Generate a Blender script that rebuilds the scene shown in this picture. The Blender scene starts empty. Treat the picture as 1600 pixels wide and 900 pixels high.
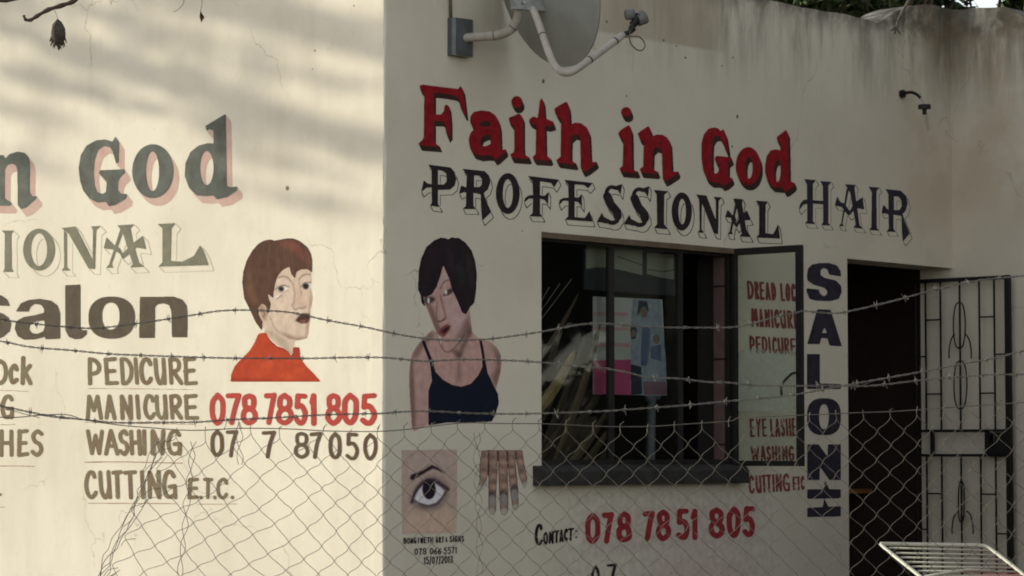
import bpy, bmesh, math, random
import numpy as np
from mathutils import Vector, Matrix, noise
from mathutils.geometry import tessellate_polygon
random.seed(7); rng = np.random.default_rng(7)
R = math.radians
scene = bpy.context.scene
COL = scene.collection

# ------------------------------------------------------------------ camera
FPX = 4442.0                       # focal length in pixels of the 1600x900 photograph
HORIZON = 708.0
ANG = R(42.0)                      # angle between the view axis and the shaded wall
DIST, EYE = 13.3, 1.1
pitch = math.atan((HORIZON-450)/FPX)
DH = Vector((math.cos(ANG), math.sin(ANG), 0)); RT = Vector((math.sin(ANG), -math.cos(ANG), 0))
FW = DH*math.cos(pitch)+Vector((0, 0, math.sin(pitch)))
UP = -DH*math.sin(pitch)+Vector((0, 0, math.cos(pitch)))
def ray(px, py): return FW + RT*((px-800)/FPX) + UP*((450-py)/FPX)
_r = ray(600, HORIZON)
CAM = Vector((0, 0, EYE)) - _r*(DIST/_r.dot(DH))
cam_d = bpy.data.cameras.new('camera'); cam = bpy.data.objects.new('camera', cam_d); COL.objects.link(cam)
cam_d.sensor_width = 36; cam_d.lens = 36*FPX/1600; cam_d.clip_end = 3000; cam_d.clip_start = .1
cam.matrix_world = Matrix((( RT.x, UP.x, -FW.x, CAM.x), (RT.y, UP.y, -FW.y, CAM.y), (RT.z, UP.z, -FW.z, CAM.z), (0, 0, 0, 1)))
scene.camera = cam

# ------------------------------------------------------------------ light
SUN = Vector((-.46, 1.0, .235)).normalized()       # direction to the sun: low, raking the left wall
w = bpy.data.worlds.new('World'); scene.world = w; w.use_nodes = True
nt = w.node_tree; bg = nt.nodes['Background']
sky = nt.nodes.new('ShaderNodeTexSky'); sky.sky_type = 'NISHITA'; sky.sun_disc = False
sky.sun_elevation = math.asin(SUN.z); sky.sun_rotation = math.atan2(SUN.x, SUN.y)
sky.dust_density = .3; sky.air_density = 1.0; sky.ozone_density = .5
hs = nt.nodes.new('ShaderNodeHueSaturation'); hs.inputs['Saturation'].default_value = .34      # pale, hazy sky
nt.links.new(sky.outputs[0], hs.inputs['Color']); nt.links.new(hs.outputs[0], bg.inputs[0]); bg.inputs[1].default_value = .15
sd = bpy.data.lights.new('sun', 'SUN'); sd.energy = 2.2; sd.angle = R(.55); sd.color = (1, .975, .78)
so = bpy.data.objects.new('sun', sd); COL.objects.link(so); so.rotation_euler = SUN.to_track_quat('Z', 'Y').to_euler(); so.location = (-8, 16, 12)
scene.view_settings.view_transform = 'Standard'; scene.view_settings.look = 'None'
scene.view_settings.gamma = 1; scene.view_settings.exposure = .96
scene.cycles.max_bounces = 8; scene.cycles.transparent_max_bounces = 24
scene.cycles.use_denoising = True; scene.cycles.filter_width = 1.9

# ------------------------------------------------------------------ helpers
def lin(c):
    def f(v):
        v /= 255.
        return v/12.92 if v <= .04045 else ((v+.055)/1.055)**2.4
    return np.array([f(v) for v in c])
WALLALB = np.array((.71, .638, .535))
def alb(c, wall):            # base colour of paint from its photographed colour next to bare plaster
    return tuple(np.clip(lin(c)/lin(wall)*WALLALB, 0.004, .85))
LW = (243, 233, 201)         # plaster in the sun as photographed
RW = (134, 127, 114)         # plaster in the shade
RW2 = (112, 110, 103)        # the same further right

def mat(name, rgb, rough=.75, var=.12, scale=9., metal=0., spec=.3, bump=0., bscale=60., rgb2=None):
    m = bpy.data.materials.new(name); m.use_nodes = True; t = m.node_tree; b = t.nodes['Principled BSDF']
    b.inputs['Roughness'].default_value = rough; b.inputs['Metallic'].default_value = metal
    b.inputs['Specular IOR Level'].default_value = .06 if name.endswith('paint') and 'sign' not in name[:0] and metal == 0 and 'pipe' not in name and 'gate' not in name and 'sill' not in name else spec
    tc = t.nodes.new('ShaderNodeTexCoord')
    n = t.nodes.new('ShaderNodeTexNoise'); n.inputs['Scale'].default_value = scale; n.inputs['Detail'].default_value = 6
    n.inputs['Roughness'].default_value = .65
    t.links.new(tc.outputs['Object'], n.inputs['Vector'])
    mx = t.nodes.new('ShaderNodeMix'); mx.data_type = 'RGBA'
    r2 = rgb2 if rgb2 else tuple(min(1, v*(1+var)) for v in rgb)
    r1 = rgb if rgb2 else tuple(v*(1-var) for v in rgb)
    mx.inputs[6].default_value = (*r1, 1); mx.inputs[7].default_value = (*r2, 1)
    rp = t.nodes.new('ShaderNodeMapRange'); rp.inputs[1].default_value = .3; rp.inputs[2].default_value = .7
    t.links.new(n.outputs[0], rp.inputs[0]); t.links.new(rp.outputs[0], mx.inputs[0])
    t.links.new(mx.outputs[2], b.inputs['Base Color'])
    if bump:
        n2 = t.nodes.new('ShaderNodeTexNoise'); n2.inputs['Scale'].default_value = bscale; n2.inputs['Detail'].default_value = 5
        t.links.new(tc.outputs['Object'], n2.inputs['Vector'])
        bp = t.nodes.new('ShaderNodeBump'); bp.inputs['Strength'].default_value = bump; bp.inputs['Distance'].default_value = .01
        t.links.new(n2.outputs[0], bp.inputs['Height']); t.links.new(bp.outputs[0], b.inputs['Normal'])
    return m
def mat_vcol(name, rough=.7):
    m = bpy.data.materials.new(name); m.use_nodes = True; t = m.node_tree; b = t.nodes['Principled BSDF']
    b.inputs['Roughness'].default_value = rough; b.inputs['Specular IOR Level'].default_value = .05
    a = t.nodes.new('ShaderNodeAttribute'); a.attribute_name = 'paint'
    tc = t.nodes.new('ShaderNodeTexCoord'); n = t.nodes.new('ShaderNodeTexNoise'); n.inputs['Scale'].default_value = 25; n.inputs['Detail'].default_value = 5
    t.links.new(tc.outputs['Object'], n.inputs['Vector'])
    rp = t.nodes.new('ShaderNodeMapRange'); rp.inputs[1].default_value = .3; rp.inputs[2].default_value = .7; rp.inputs[3].default_value = .86; rp.inputs[4].default_value = 1.12
    t.links.new(n.outputs[0], rp.inputs[0])
    mx = t.nodes.new('ShaderNodeVectorMath'); mx.operation = 'SCALE'
    t.links.new(a.outputs['Color'], mx.inputs[0]); t.links.new(rp.outputs[0], mx.inputs['Scale'])
    t.links.new(mx.outputs[0], b.inputs['Base Color'])
    return m

def obj(name, verts, faces, material, parent=None, label=None, smooth=False):
    me = bpy.data.meshes.new(name); me.from_pydata([tuple(v) for v in verts], [], faces); me.update()
    if isinstance(material, (list, tuple)):
        for x in material: me.materials.append(x)
    elif material: me.materials.append(material)
    o = bpy.data.objects.new(name, me); COL.objects.link(o)
    if parent:
        o.parent = parent
        o.matrix_parent_inverse = WM(parent).inverted()
    if label: o['label'] = label
    if smooth:
        for p in me.polygons: p.use_smooth = True
    return o
def WM(o):
    m = Matrix.Translation(o.location) @ o.rotation_euler.to_matrix().to_4x4()
    return (WM(o.parent) @ o.matrix_parent_inverse @ m) if o.parent else m
def tag(o, label, cat, group=None, kind=None):
    if label: o['label'] = label
    if cat: o['category'] = cat
    if group: o['group'] = group
    if kind: o['kind'] = kind
    return o
def empty(name, loc, label, cat, group=None):
    o = bpy.data.objects.new(name, None); o.location = loc; o.empty_display_size = .2; COL.objects.link(o)
    return tag(o, label, cat, group)

class MB:
    def __init__(s): s.v = []; s.f = []
    def quad(s, a, b, c, d):
        n = len(s.v); s.v += [Vector(a), Vector(b), Vector(c), Vector(d)]; s.f.append((n, n+1, n+2, n+3))
    def box(s, lo, hi):
        x0, y0, z0 = lo; x1, y1, z1 = hi; n = len(s.v)
        s.v += [Vector(p) for p in ((x0,y0,z0),(x1,y0,z0),(x1,y1,z0),(x0,y1,z0),(x0,y0,z1),(x1,y0,z1),(x1,y1,z1),(x0,y1,z1))]
        s.f += [tuple(n+i for i in q) for q in ((0,3,2,1),(4,5,6,7),(0,1,5,4),(1,2,6,5),(2,3,7,6),(3,0,4,7))]
    def bar(s, a, b, w, h, up=Vector((0,0,1))):          # rectangular bar from a to b
        a = Vector(a); b = Vector(b); d = (b-a).normalized(); x = d.cross(up)
        if x.length < 1e-4: x = d.cross(Vector((1,0,0)))
        x.normalize(); y = x.cross(d).normalized(); n = len(s.v)
        for p in (a, b):
            for (i, j) in ((-1,-1),(1,-1),(1,1),(-1,1)): s.v.append(p+x*(i*w/2)+y*(j*h/2))
        s.f += [tuple(n+i for i in q) for q in ((0,1,2,3),(7,6,5,4),(0,4,5,1),(1,5,6,2),(2,6,7,3),(3,7,4,0))]
    def tube(s, pts, r, sides=8, cap=True, closed=False):
        pts = [Vector(p) for p in pts]; n0 = len(s.v); N = len(pts)
        rr = r if hasattr(r, '__len__') else [r]*N
        ref = None
        for i, p in enumerate(pts):
            if closed: t = (pts[(i+1) % N]-pts[i-1])
            else: t = (pts[min(i+1, N-1)]-pts[max(i-1, 0)])
            t.normalize()
            if ref is None:
                ref = t.orthogonal().normalized()
            else:
                ref = (ref - t*ref.dot(t))
                ref = ref.normalized() if ref.length > 1e-6 else t.orthogonal().normalized()
            bi = t.cross(ref)
            for k in range(sides):
                a = 2*math.pi*k/sides
                s.v.append(p+(ref*math.cos(a)+bi*math.sin(a))*rr[i])
        for i in range(N if closed else N-1):
            i2 = (i+1) % N
            for k in range(sides):
                k2 = (k+1) % sides
                s.f.append((n0+i*sides+k, n0+i*sides+k2, n0+i2*sides+k2, n0+i2*sides+k))
        if cap and not closed:
            s.f.append(tuple(n0+k for k in range(sides-1, -1, -1))); s.f.append(tuple(n0+(N-1)*sides+k for k in range(sides)))
    def prism(s, poly, holes, to3, depth):               # 2-D polygon with holes -> slab from to3(p, 0) to to3(p, 1)
        loops = [poly]+list(holes)
        flat = [Vector((*p, 0)) for lp in loops for p in lp]
        tris = tessellate_polygon([[Vector((*p, 0)) for p in lp] for lp in loops])
        n = len(s.v); N = len(flat)
        s.v += [Vector(to3(p.x, p.y, 0)) for p in flat]+[Vector(to3(p.x, p.y, depth)) for p in flat]
        at = sum(abs((flat[t[1]]-flat[t[0]]).cross(flat[t[2]]-flat[t[0]]).z)/2 for t in tris)
        ap = sum((1 if i == 0 else -1)*abs(sum(lp[k-1][0]*lp[k][1]-lp[k][0]*lp[k-1][1] for k in range(len(lp))))/2 for i, lp in enumerate(loops))
        if abs(at-ap) > 1e-4*ap: print('PRISM AREA', at, ap, len(flat))
        for t in tris:
            a, b, c = (flat[i] for i in t)
            if (b-a).cross(c-a).z < 0: t = (t[0], t[2], t[1])
            s.f.append(tuple(n+i for i in t)); s.f.append(tuple(n+N+i for i in reversed(t)))
        k = n
        for li, lp in enumerate(loops):
            m = len(lp)
            for i in range(m):
                j = (i+1) % m
                s.f.append((k+i, k+N+i, k+N+j, k+j))
            k += m
    def build(s, name, material, parent=None, label=None, smooth=False):
        o = obj(name, s.v, s.f, material, parent, label, smooth)
        bm = bmesh.new(); bm.from_mesh(o.data); bmesh.ops.recalc_face_normals(bm, faces=bm.faces); bm.to_mesh(o.data); bm.free()
        return o
def smooth_path(pts, n=6):
    pts = [Vector(p) for p in pts]
    if len(pts) < 3: return pts
    out = []
    for i in range(len(pts)-1):
        p0 = pts[max(i-1, 0)]; p1 = pts[i]; p2 = pts[i+1]; p3 = pts[min(i+2, len(pts)-1)]
        for k in range(n):
            t = k/n
            out.append(.5*((2*p1)+(p2-p0)*t+(2*p0-5*p1+4*p2-p3)*t*t+(3*p1-p0-3*p2+p3)*t**3))
    out.append(pts[-1]); return out

# planes of the place: photo pixel -> point on the plane, `off` metres in front of it
def onplane(px, py, P, N, off=0.):
    d = ray(px, py); N = Vector(N)
    t = ((Vector(P)+N*off)-CAM).dot(N)/d.dot(N)
    return CAM+d*t
def onR(px, py, off=0.): return onplane(px, py, (0,0,0), (0,-1,0), off)     # shaded wall y = 0
def onL(px, py, off=0.): return onplane(px, py, (0,0,0), (-1,0,0), off)     # sunlit wall x = 0
XE = onR(1490, 600).x                                                        # inner corner with the wing
def onE(px, py, off=0.): return onplane(px, py, (XE,0,0), (-1,0,0), off)
def atdepth(px, py, depth):
    d = ray(px, py); return CAM+d*(depth/d.dot(DH))
# ------------------------------------------------------------------ 2-D drawing engine for sign-writing
def boxblur(a, r):
    if r < 1: return a
    for ax in (0, 1):
        p = np.pad(a, [(r+1, r) if i == ax else (0, 0) for i in (0, 1)])
        c = np.cumsum(p, axis=ax); n = a.shape[ax]
        a = (np.take(c, range(2*r+1, 2*r+1+n), axis=ax)-np.take(c, range(0, n), axis=ax))/(2*r+1)
    return a
class Ras:
    def __init__(s, x0, y0, x1, y1, h=.4):
        s.x0, s.y0, s.h = x0, y0, h
        s.nx = int((x1-x0)/h)+1; s.ny = int((y1-y0)/h)+1
        s.m = np.zeros((s.ny, s.nx), bool)
    def win(s, xa, ya, xb, yb):
        i0 = max(0, int((ya-s.y0)/s.h)-1); i1 = min(s.ny, int((yb-s.y0)/s.h)+2)
        j0 = max(0, int((xa-s.x0)/s.h)-1); j1 = min(s.nx, int((xb-s.x0)/s.h)+2)
        if i1 <= i0 or j1 <= j0: return None
        X, Y = np.meshgrid(s.x0+s.h*np.arange(j0, j1), s.y0+s.h*np.arange(i0, i1))
        return (slice(i0, i1), slice(j0, j1)), X, Y
    def put(s, sl, k, val):
        if val: s.m[sl] |= k
        else: s.m[sl] &= ~k
    def poly(s, pts, val=True):
        P = np.array(pts, float); q = s.win(P[:,0].min(), P[:,1].min(), P[:,0].max(), P[:,1].max())
        if q is None: return
        sl, X, Y = q; k = np.zeros(X.shape, bool)
        for (xa, ya), (xb, yb) in zip(P, np.roll(P, -1, 0)):
            if ya == yb: continue
            k ^= ((ya > Y) != (yb > Y)) & (X < (xb-xa)*(Y-ya)/(yb-ya)+xa)
        s.put(sl, k, val)
    def stroke(s, pts, wd, val=True):
        P = np.array(pts, float); r = wd/2
        q = s.win(P[:,0].min()-r, P[:,1].min()-r, P[:,0].max()+r, P[:,1].max()+r)
        if q is None: return
        sl, X, Y = q; k = np.zeros(X.shape, bool)
        for (xa, ya), (xb, yb) in zip(P[:-1], P[1:]):
            dx, dy = xb-xa, yb-ya; L = dx*dx+dy*dy+1e-9
            t = np.clip(((X-xa)*dx+(Y-ya)*dy)/L, 0, 1)
            k |= (X-xa-t*dx)**2+(Y-ya-t*dy)**2 < r*r
        s.put(sl, k, val)
    def ell(s, cx, cy, rx, ry, val=True, pw=2.):
        q = s.win(cx-rx, cy-ry, cx+rx, cy+ry)
        if q is None: return
        sl, X, Y = q; s.put(sl, np.abs((X-cx)/rx)**pw+np.abs((Y-cy)/ry)**pw < 1, val)
    def like(s, m):
        o = Ras.__new__(Ras); o.__dict__.update(s.__dict__); o.m = m; return o
    def extrude(s, vx, vy):
        m = s.m.copy(); n = int(max(abs(vx), abs(vy))/s.h)+1
        for i in range(1, n+1):
            a = int(round(vx*i/n/s.h)); b = int(round(vy*i/n/s.h))
            t = np.zeros_like(m); t[b:, a:] = s.m[:s.ny-b, :s.nx-a]; m |= t
        return s.like(m)
    def erode(s, px): return s.like(boxblur(s.m.astype(float), max(1, int(round(px/s.h)))) > .995)
    def dilate(s, px): return s.like(boxblur(s.m.astype(float), max(1, int(round(px/s.h)))) > .005)
    def field(s, blur):
        f = boxblur(boxblur(s.m.astype(float), max(1, int(round(blur/s.h)))), 1)
        return np.pad(f, 1)
    def loops(s, blur=.6, tol=.13):
        f = s.field(blur); W = f.shape[1]; ins = f > .5
        c = ins[:-1,:-1]*1+ins[:-1,1:]*2+ins[1:,1:]*4+ins[1:,:-1]*8
        T = {1:'LT',2:'TR',4:'RB',8:'BL',3:'LR',6:'TB',12:'RL',9:'BT',14:'TL',13:'RT',11:'BR',7:'LB',5:'LTRB',10:'TRBL'}
        nxt = {}
        for i, j in zip(*np.nonzero((c > 0) & (c < 15))):
            q = T[int(c[i, j])]
            e = {'T':2*(i*W+j), 'L':2*(i*W+j)+1, 'B':2*((i+1)*W+j), 'R':2*(i*W+j+1)+1}
            for k in range(0, len(q), 2): nxt[e[q[k]]] = e[q[k+1]]
        def pt(e):
            k = e//2; i, j = divmod(k, W)
            if e & 1: a, b = f[i, j], f[i+1, j]; i = i+(.5-a)/(b-a)
            else: a, b = f[i, j], f[i, j+1]; j = j+(.5-a)/(b-a)
            return (s.x0+(j-1)*s.h, s.y0+(i-1)*s.h)
        out = []
        while nxt:
            e0, e = nxt.popitem(); lp = [e0]
            while e != e0 and e in nxt: lp.append(e); e = nxt.pop(e)
            if len(lp) < 6: continue
            P = rdp(np.array([pt(k) for k in lp]), tol)
            if len(P) >= 3: out.append(P)
        return out
def rdp(P, tol):
    keep = np.zeros(len(P), bool); h = int(np.argmax(((P-P[0])**2).sum(1))); keep[[0, h]] = True
    Q = np.vstack([P, P[:1]]); st = [(0, h), (h, len(P))]
    while st:
        a, b = st.pop()
        if b-a < 2: continue
        d = Q[b]-Q[a]; L = math.hypot(*d)+1e-9
        dist = np.abs(d[0]*(Q[a+1:b,1]-Q[a,1])-d[1]*(Q[a+1:b,0]-Q[a,0]))/L
        k = int(np.argmax(dist))
        if dist[k] > tol: keep[a+1+k] = True; st += [(a, a+1+k), (a+1+k, b)]
    return P[keep]
def area(P): x, y = P[:,0], P[:,1]; return .5*float((x*np.roll(y, -1)-np.roll(x, -1)*y).sum())
def inside(p, P):
    x, y = p; k = False
    for (xa, ya), (xb, yb) in zip(P, np.roll(P, -1, 0)):
        if (ya > y) != (yb > y) and x < (xb-xa)*(y-ya)/(yb-ya)+xa: k = not k
    return k
def paint(name, ras, proj, off, material, parent, label=None, blur=.6):
    L = ras.loops(blur)
    if not L: return None
    big = max(L, key=lambda P: abs(area(P))); sg = 1 if area(big) > 0 else -1
    outs = [P for P in L if area(P)*sg > 0]; holes = [P for P in L if area(P)*sg < 0]
    groups = [[P] for P in outs]
    for H in holes:
        c = [g for g in groups if abs(area(g[0])) > abs(area(H)) and inside(H[0], g[0])]
        if c: min(c, key=lambda g: abs(area(g[0]))).append(H)
    V = []; F = []
    for g in groups:
        n = len(V); pts = [p for lp in g for p in lp]
        V += [proj(p[0], p[1], off) for p in pts]
        for t in tessellate_polygon([[Vector((p[0], p[1], 0)) for p in lp] for lp in g]):
            a, b, c = (V[n+i] for i in t)
            if (b-a).cross(c-a).dot(CAM-a) < 0: t = (t[0], t[2], t[1])
            F.append(tuple(n+i for i in t))
    return obj(name, V, F, material, parent, label)
class Canvas:                     # a small mural: soft brush layers, then a mesh that carries the colours
    def __init__(s, x0, y0, x1, y1, base, h=.8):
        s.r = Ras(x0, y0, x1, y1, h); s.c = np.zeros((s.r.ny, s.r.nx, 3)); s.c[:] = base
    def lay(s, shape, col, blur=1., op=1.):
        r = s.r.like(np.zeros_like(s.r.m)); draw(r, [shape])
        a = boxblur(boxblur(r.m.astype(float), int(round(blur/s.r.h))), int(round(blur/s.r.h)))[..., None]*op
        s.c = s.c*(1-a)+np.array(col)*a
    def mesh(s, name, shapes, proj, off, material, parent, label=None):
        r = s.r.like(np.zeros_like(s.r.m)); draw(r, shapes); f = r.field(.8)[1:-1, 1:-1]; f[0] = f[-1] = 0; f[:,0] = f[:,-1] = 0
        ins = f > .5; V = []; F = []; C = []; ids = {}
        def vert(key):
            if key not in ids:
                k, i, j = key
                if k == 0: y, x = i, j
                elif k == 1: y, x = i, j+(.5-f[i,j])/(f[i,j+1]-f[i,j])
                else: y, x = i+(.5-f[i,j])/(f[i+1,j]-f[i,j]), j
                ids[key] = len(V); V.append(proj(r.x0+x*r.h, r.y0+y*r.h, off)); C.append(s.c[int(round(y)), int(round(x))])
            return ids[key]
        cc = ins[:-1,:-1]*1+ins[:-1,1:]*2+ins[1:,1:]*4+ins[1:,:-1]*8
        for i, j in zip(*np.nonzero(cc)):
            i = int(i); j = int(j); cs = [(i,j),(i,j+1),(i+1,j+1),(i+1,j)]; es = [(1,i,j),(2,i,j+1),(1,i+1,j),(2,i,j)]
            p = []
            for k in range(4):
                a = ins[cs[k]]; b = ins[cs[(k+1) % 4]]
                if a: p.append(vert((0, *cs[k])))
                if a != b: p.append(vert(es[k]))
            if len(p) >= 3: F.append(tuple(reversed(p)))
        o = obj(name, V, F, material, parent, label)
        at = o.data.color_attributes.new('paint', 'FLOAT_COLOR', 'POINT')
        at.data.foreach_set('color', np.hstack([np.array(C), np.ones((len(C), 1))]).astype(np.float32).ravel())
        return o
class Blk:                        # zoomed block of the photo used when measuring
    def __init__(s, ox, oy, sc): s.ox, s.oy, s.s = ox, oy, sc
    def p(s, pts): return [(s.ox+x/s.s, s.oy+y/s.s) for x, y in pts]
    def __call__(s, shapes):
        out = []
        for q in shapes:
            k = q[0]
            if k in ('p', '-p'): out.append((k, s.p(q[1])))
            elif k in ('e', '-e'): out.append((k, s.ox+q[1]/s.s, s.oy+q[2]/s.s, q[3]/s.s, q[4]/s.s)+tuple(q[5:]))
            elif k in ('s', '-s', 'c', '-c'): out.append((k, q[1]/s.s, s.p(q[2])))
        return out
def draw(r, shapes):
    for q in shapes:
        v = not q[0].startswith('-'); k = q[0].lstrip('-')
        if k == 'p': r.poly(q[1], v)
        elif k == 'e': r.ell(q[1], q[2], q[3], q[4], v, *(q[5:]))
        elif k == 's': r.stroke(q[2], q[1], v)
        elif k == 'c': r.stroke([(p.x, p.y) for p in smooth_path([(*a, 0) for a in q[2]], 8)], q[1], v)
    return r
def shift(shapes, dx, dy):
    out = []
    for q in shapes:
        if q[0] in ('p', '-p'): out.append((q[0], [(x+dx, y+dy) for x, y in q[1]]))
        elif q[0] in ('e', '-e'): out.append((q[0], q[1]+dx, q[2]+dy)+tuple(q[3:]))
        else: out.append((q[0], q[1], [(x+dx, y+dy) for x, y in q[2]]))
    return out
# brush alphabet: strokes in a unit box, y down; 'c' curved, 's' straight
GL = {
'A':[('s',[(0,1),(.5,0),(1,1)]),('s',[(.2,.66),(.8,.66)])],
'B':[('s',[(0,0),(0,1)]),('c',[(0,0),(.7,.02),(.9,.25),(.6,.46),(0,.48)]),('c',[(0,.48),(.8,.52),(1,.75),(.7,.98),(0,1)])],
'C':[('c',[(1,.2),(.85,.03),(.5,0),(.15,.2),(0,.55),(.12,.88),(.5,1),(.85,.93),(1,.8)])],
'c':[('c',[(.95,.25),(.6,.02),(.1,.25),(0,.6),(.3,1),(1,.85)])],
'D':[('s',[(0.05,0),(0.05,1)]),('c',[(.05,0),(.6,.04),(1,.35),(.95,.7),(.5,.98),(.05,1)])],
'E':[('s',[(0.05,0),(0,1)]),('s',[(0,.03),(1,0)]),('s',[(0,.5),(.85,.48)]),('s',[(0,1),(1,.97)])],
'F':[('s',[(0,0),(0,1)]),('s',[(0,0),(1,0)]),('s',[(0,.5),(.8,.5)])],
'G':[('c',[(.95,.16),(.7,0),(.3,.08),(0,.5),(.15,.9),(.5,1),(.95,.9)]),('s',[(.5,.58),(1,.56),(.95,1)])],
'H':[('s',[(0,0),(0,1)]),('s',[(1,0),(1,1)]),('s',[(0,.5),(1,.5)])],
'I':[('s',[(.5,0),(.5,1)])],
'K':[('s',[(0,0),(0,1)]),('s',[(1,0),(0,.6)]),('s',[(.3,.45),(1,1)])],
'k':[('s',[(.2,0),(.1,1)]),('s',[(.95,.3),(.15,.68)]),('s',[(.4,.58),(1,1)])],
'L':[('s',[(0,0),(0,1),(1,1)])],
'M':[('s',[(0,1),(.2,0),(.5,.65),(.85,0),(1,1)])],
'N':[('s',[(0,1),(.08,0),(.9,1),(1,0)])],
'O':[('c',[(.5,0),(.12,.18),(0,.52),(.15,.86),(.5,1),(.88,.84),(1,.5),(.87,.16),(.5,0)])],
'P':[('s',[(.1,0),(0,1)]),('c',[(.1,0),(.7,.06),(1,.3),(.75,.55),(.05,.62)])],
'R':[('s',[(.05,0),(.05,1)]),('c',[(.05,.02),(.7,.02),(.95,.22),(.7,.45),(.05,.52)]),('s',[(.3,.5),(1,1)])],
'S':[('c',[(.95,.14),(.6,0),(.12,.16),(.25,.42),(.75,.56),(.95,.8),(.6,1),(.3,.98),(0,.86)])],
'T':[('s',[(0,.02),(1,0)]),('s',[(.5,0),(.45,1)])],
'U':[('c',[(0,0),(0,.7),(.35,1),(.75,.9),(1,.6)]),('s',[(1,0),(1,1)])],
'W':[('s',[(0,0),(.22,1),(.5,.2),(.75,1),(1,0)])],
'Y':[('s',[(0,0),(.5,.5),(1,0)]),('s',[(.5,.5),(.45,1)])],
'Z':[('s',[(0,0),(1,0),(0,1),(1,1)])],
'&':[('c',[(1,1),(.3,.35),(.4,0),(.7,.2),(.1,.7),(.4,1),(1,.6)])],
'/':[('s',[(1,-.1),(0,1.15)])],
'.':[('s',[(.3,.97),(.5,1)])], ':':[('s',[(.5,.3),(.5,.33)]),('s',[(.5,.85),(.5,.88)])],
'0':[('c',[(.5,0),(.1,.2),(0,.52),(.12,.84),(.5,1),(.88,.82),(1,.5),(.9,.18),(.5,0)])],
'1':[('s',[(0,.25),(.6,0),(.6,1)])],
'2':[('c',[(0,.2),(.4,0),(.9,.15),(.8,.5),(0,1)]),('s',[(0,1),(1,1)])],
'3':[('c',[(0,.1),(.6,0),(.9,.25),(.4,.48),(.95,.7),(.6,1),(0,.92)])],
'4':[('s',[(.7,1),(.7,0),(0,.7),(1,.7)])],
'5':[('s',[(.95,0),(.15,0),(.1,.42)]),('c',[(.1,.42),(.6,.38),(1,.65),(.8,.95),(.4,1),(0,.88)])],
'6':[('c',[(.9,.05),(.3,.25),(0,.7),(.4,1),(.95,.8),(.7,.5),(.1,.6)])],
'7':[('s',[(0,.02),(1,0)]),('c',[(1,0),(.6,.45),(.35,1)])],
'8':[('c',[(.5,0),(.1,.1),(.12,.38),(.5,.48),(.88,.38),(.9,.1),(.5,0)]),('c',[(.5,.46),(.05,.6),(0,.85),(.5,1),(1,.85),(.95,.6),(.5,.46)])],
'9':[('c',[(.95,.3),(.5,.5),(.05,.3),(.4,0),(.95,.2),(.9,.6),(.4,1)])],
}
def word(txt, xs, y0, y1, wd, dy=0., slant=0.):
    """letters at x ranges xs, tops y0 / feet y1 at the first letter, dy = drop per unit x"""
    out = []; xb = xs[0][0]
    for ch, (xa, xz) in zip(txt, xs):
        d = dy*(xa-xb); i = wd/2
        for k, pts in GL[ch]:
            W = (xz-xa)-wd if ch not in '.:I' else (xz-xa)
            o = xa+i if ch not in '.:I' else xa
            q = [(o+x*max(W, .1)-slant*((y1-y0)*(y-.5)), y0+i+d+y*(y1-y0-wd)) for x, y in pts]
            q = [(x+random.uniform(-.04, .04)*wd*2, y+random.uniform(-.05, .05)*wd*2) for x, y in q]
            out.append((k, wd*random.uniform(.94, 1.06), q))
    return out
def seq(x, widths, gap):
    out = []
    for w_ in widths: out.append((x, x+w_)); x += w_+gap
    return out
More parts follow.
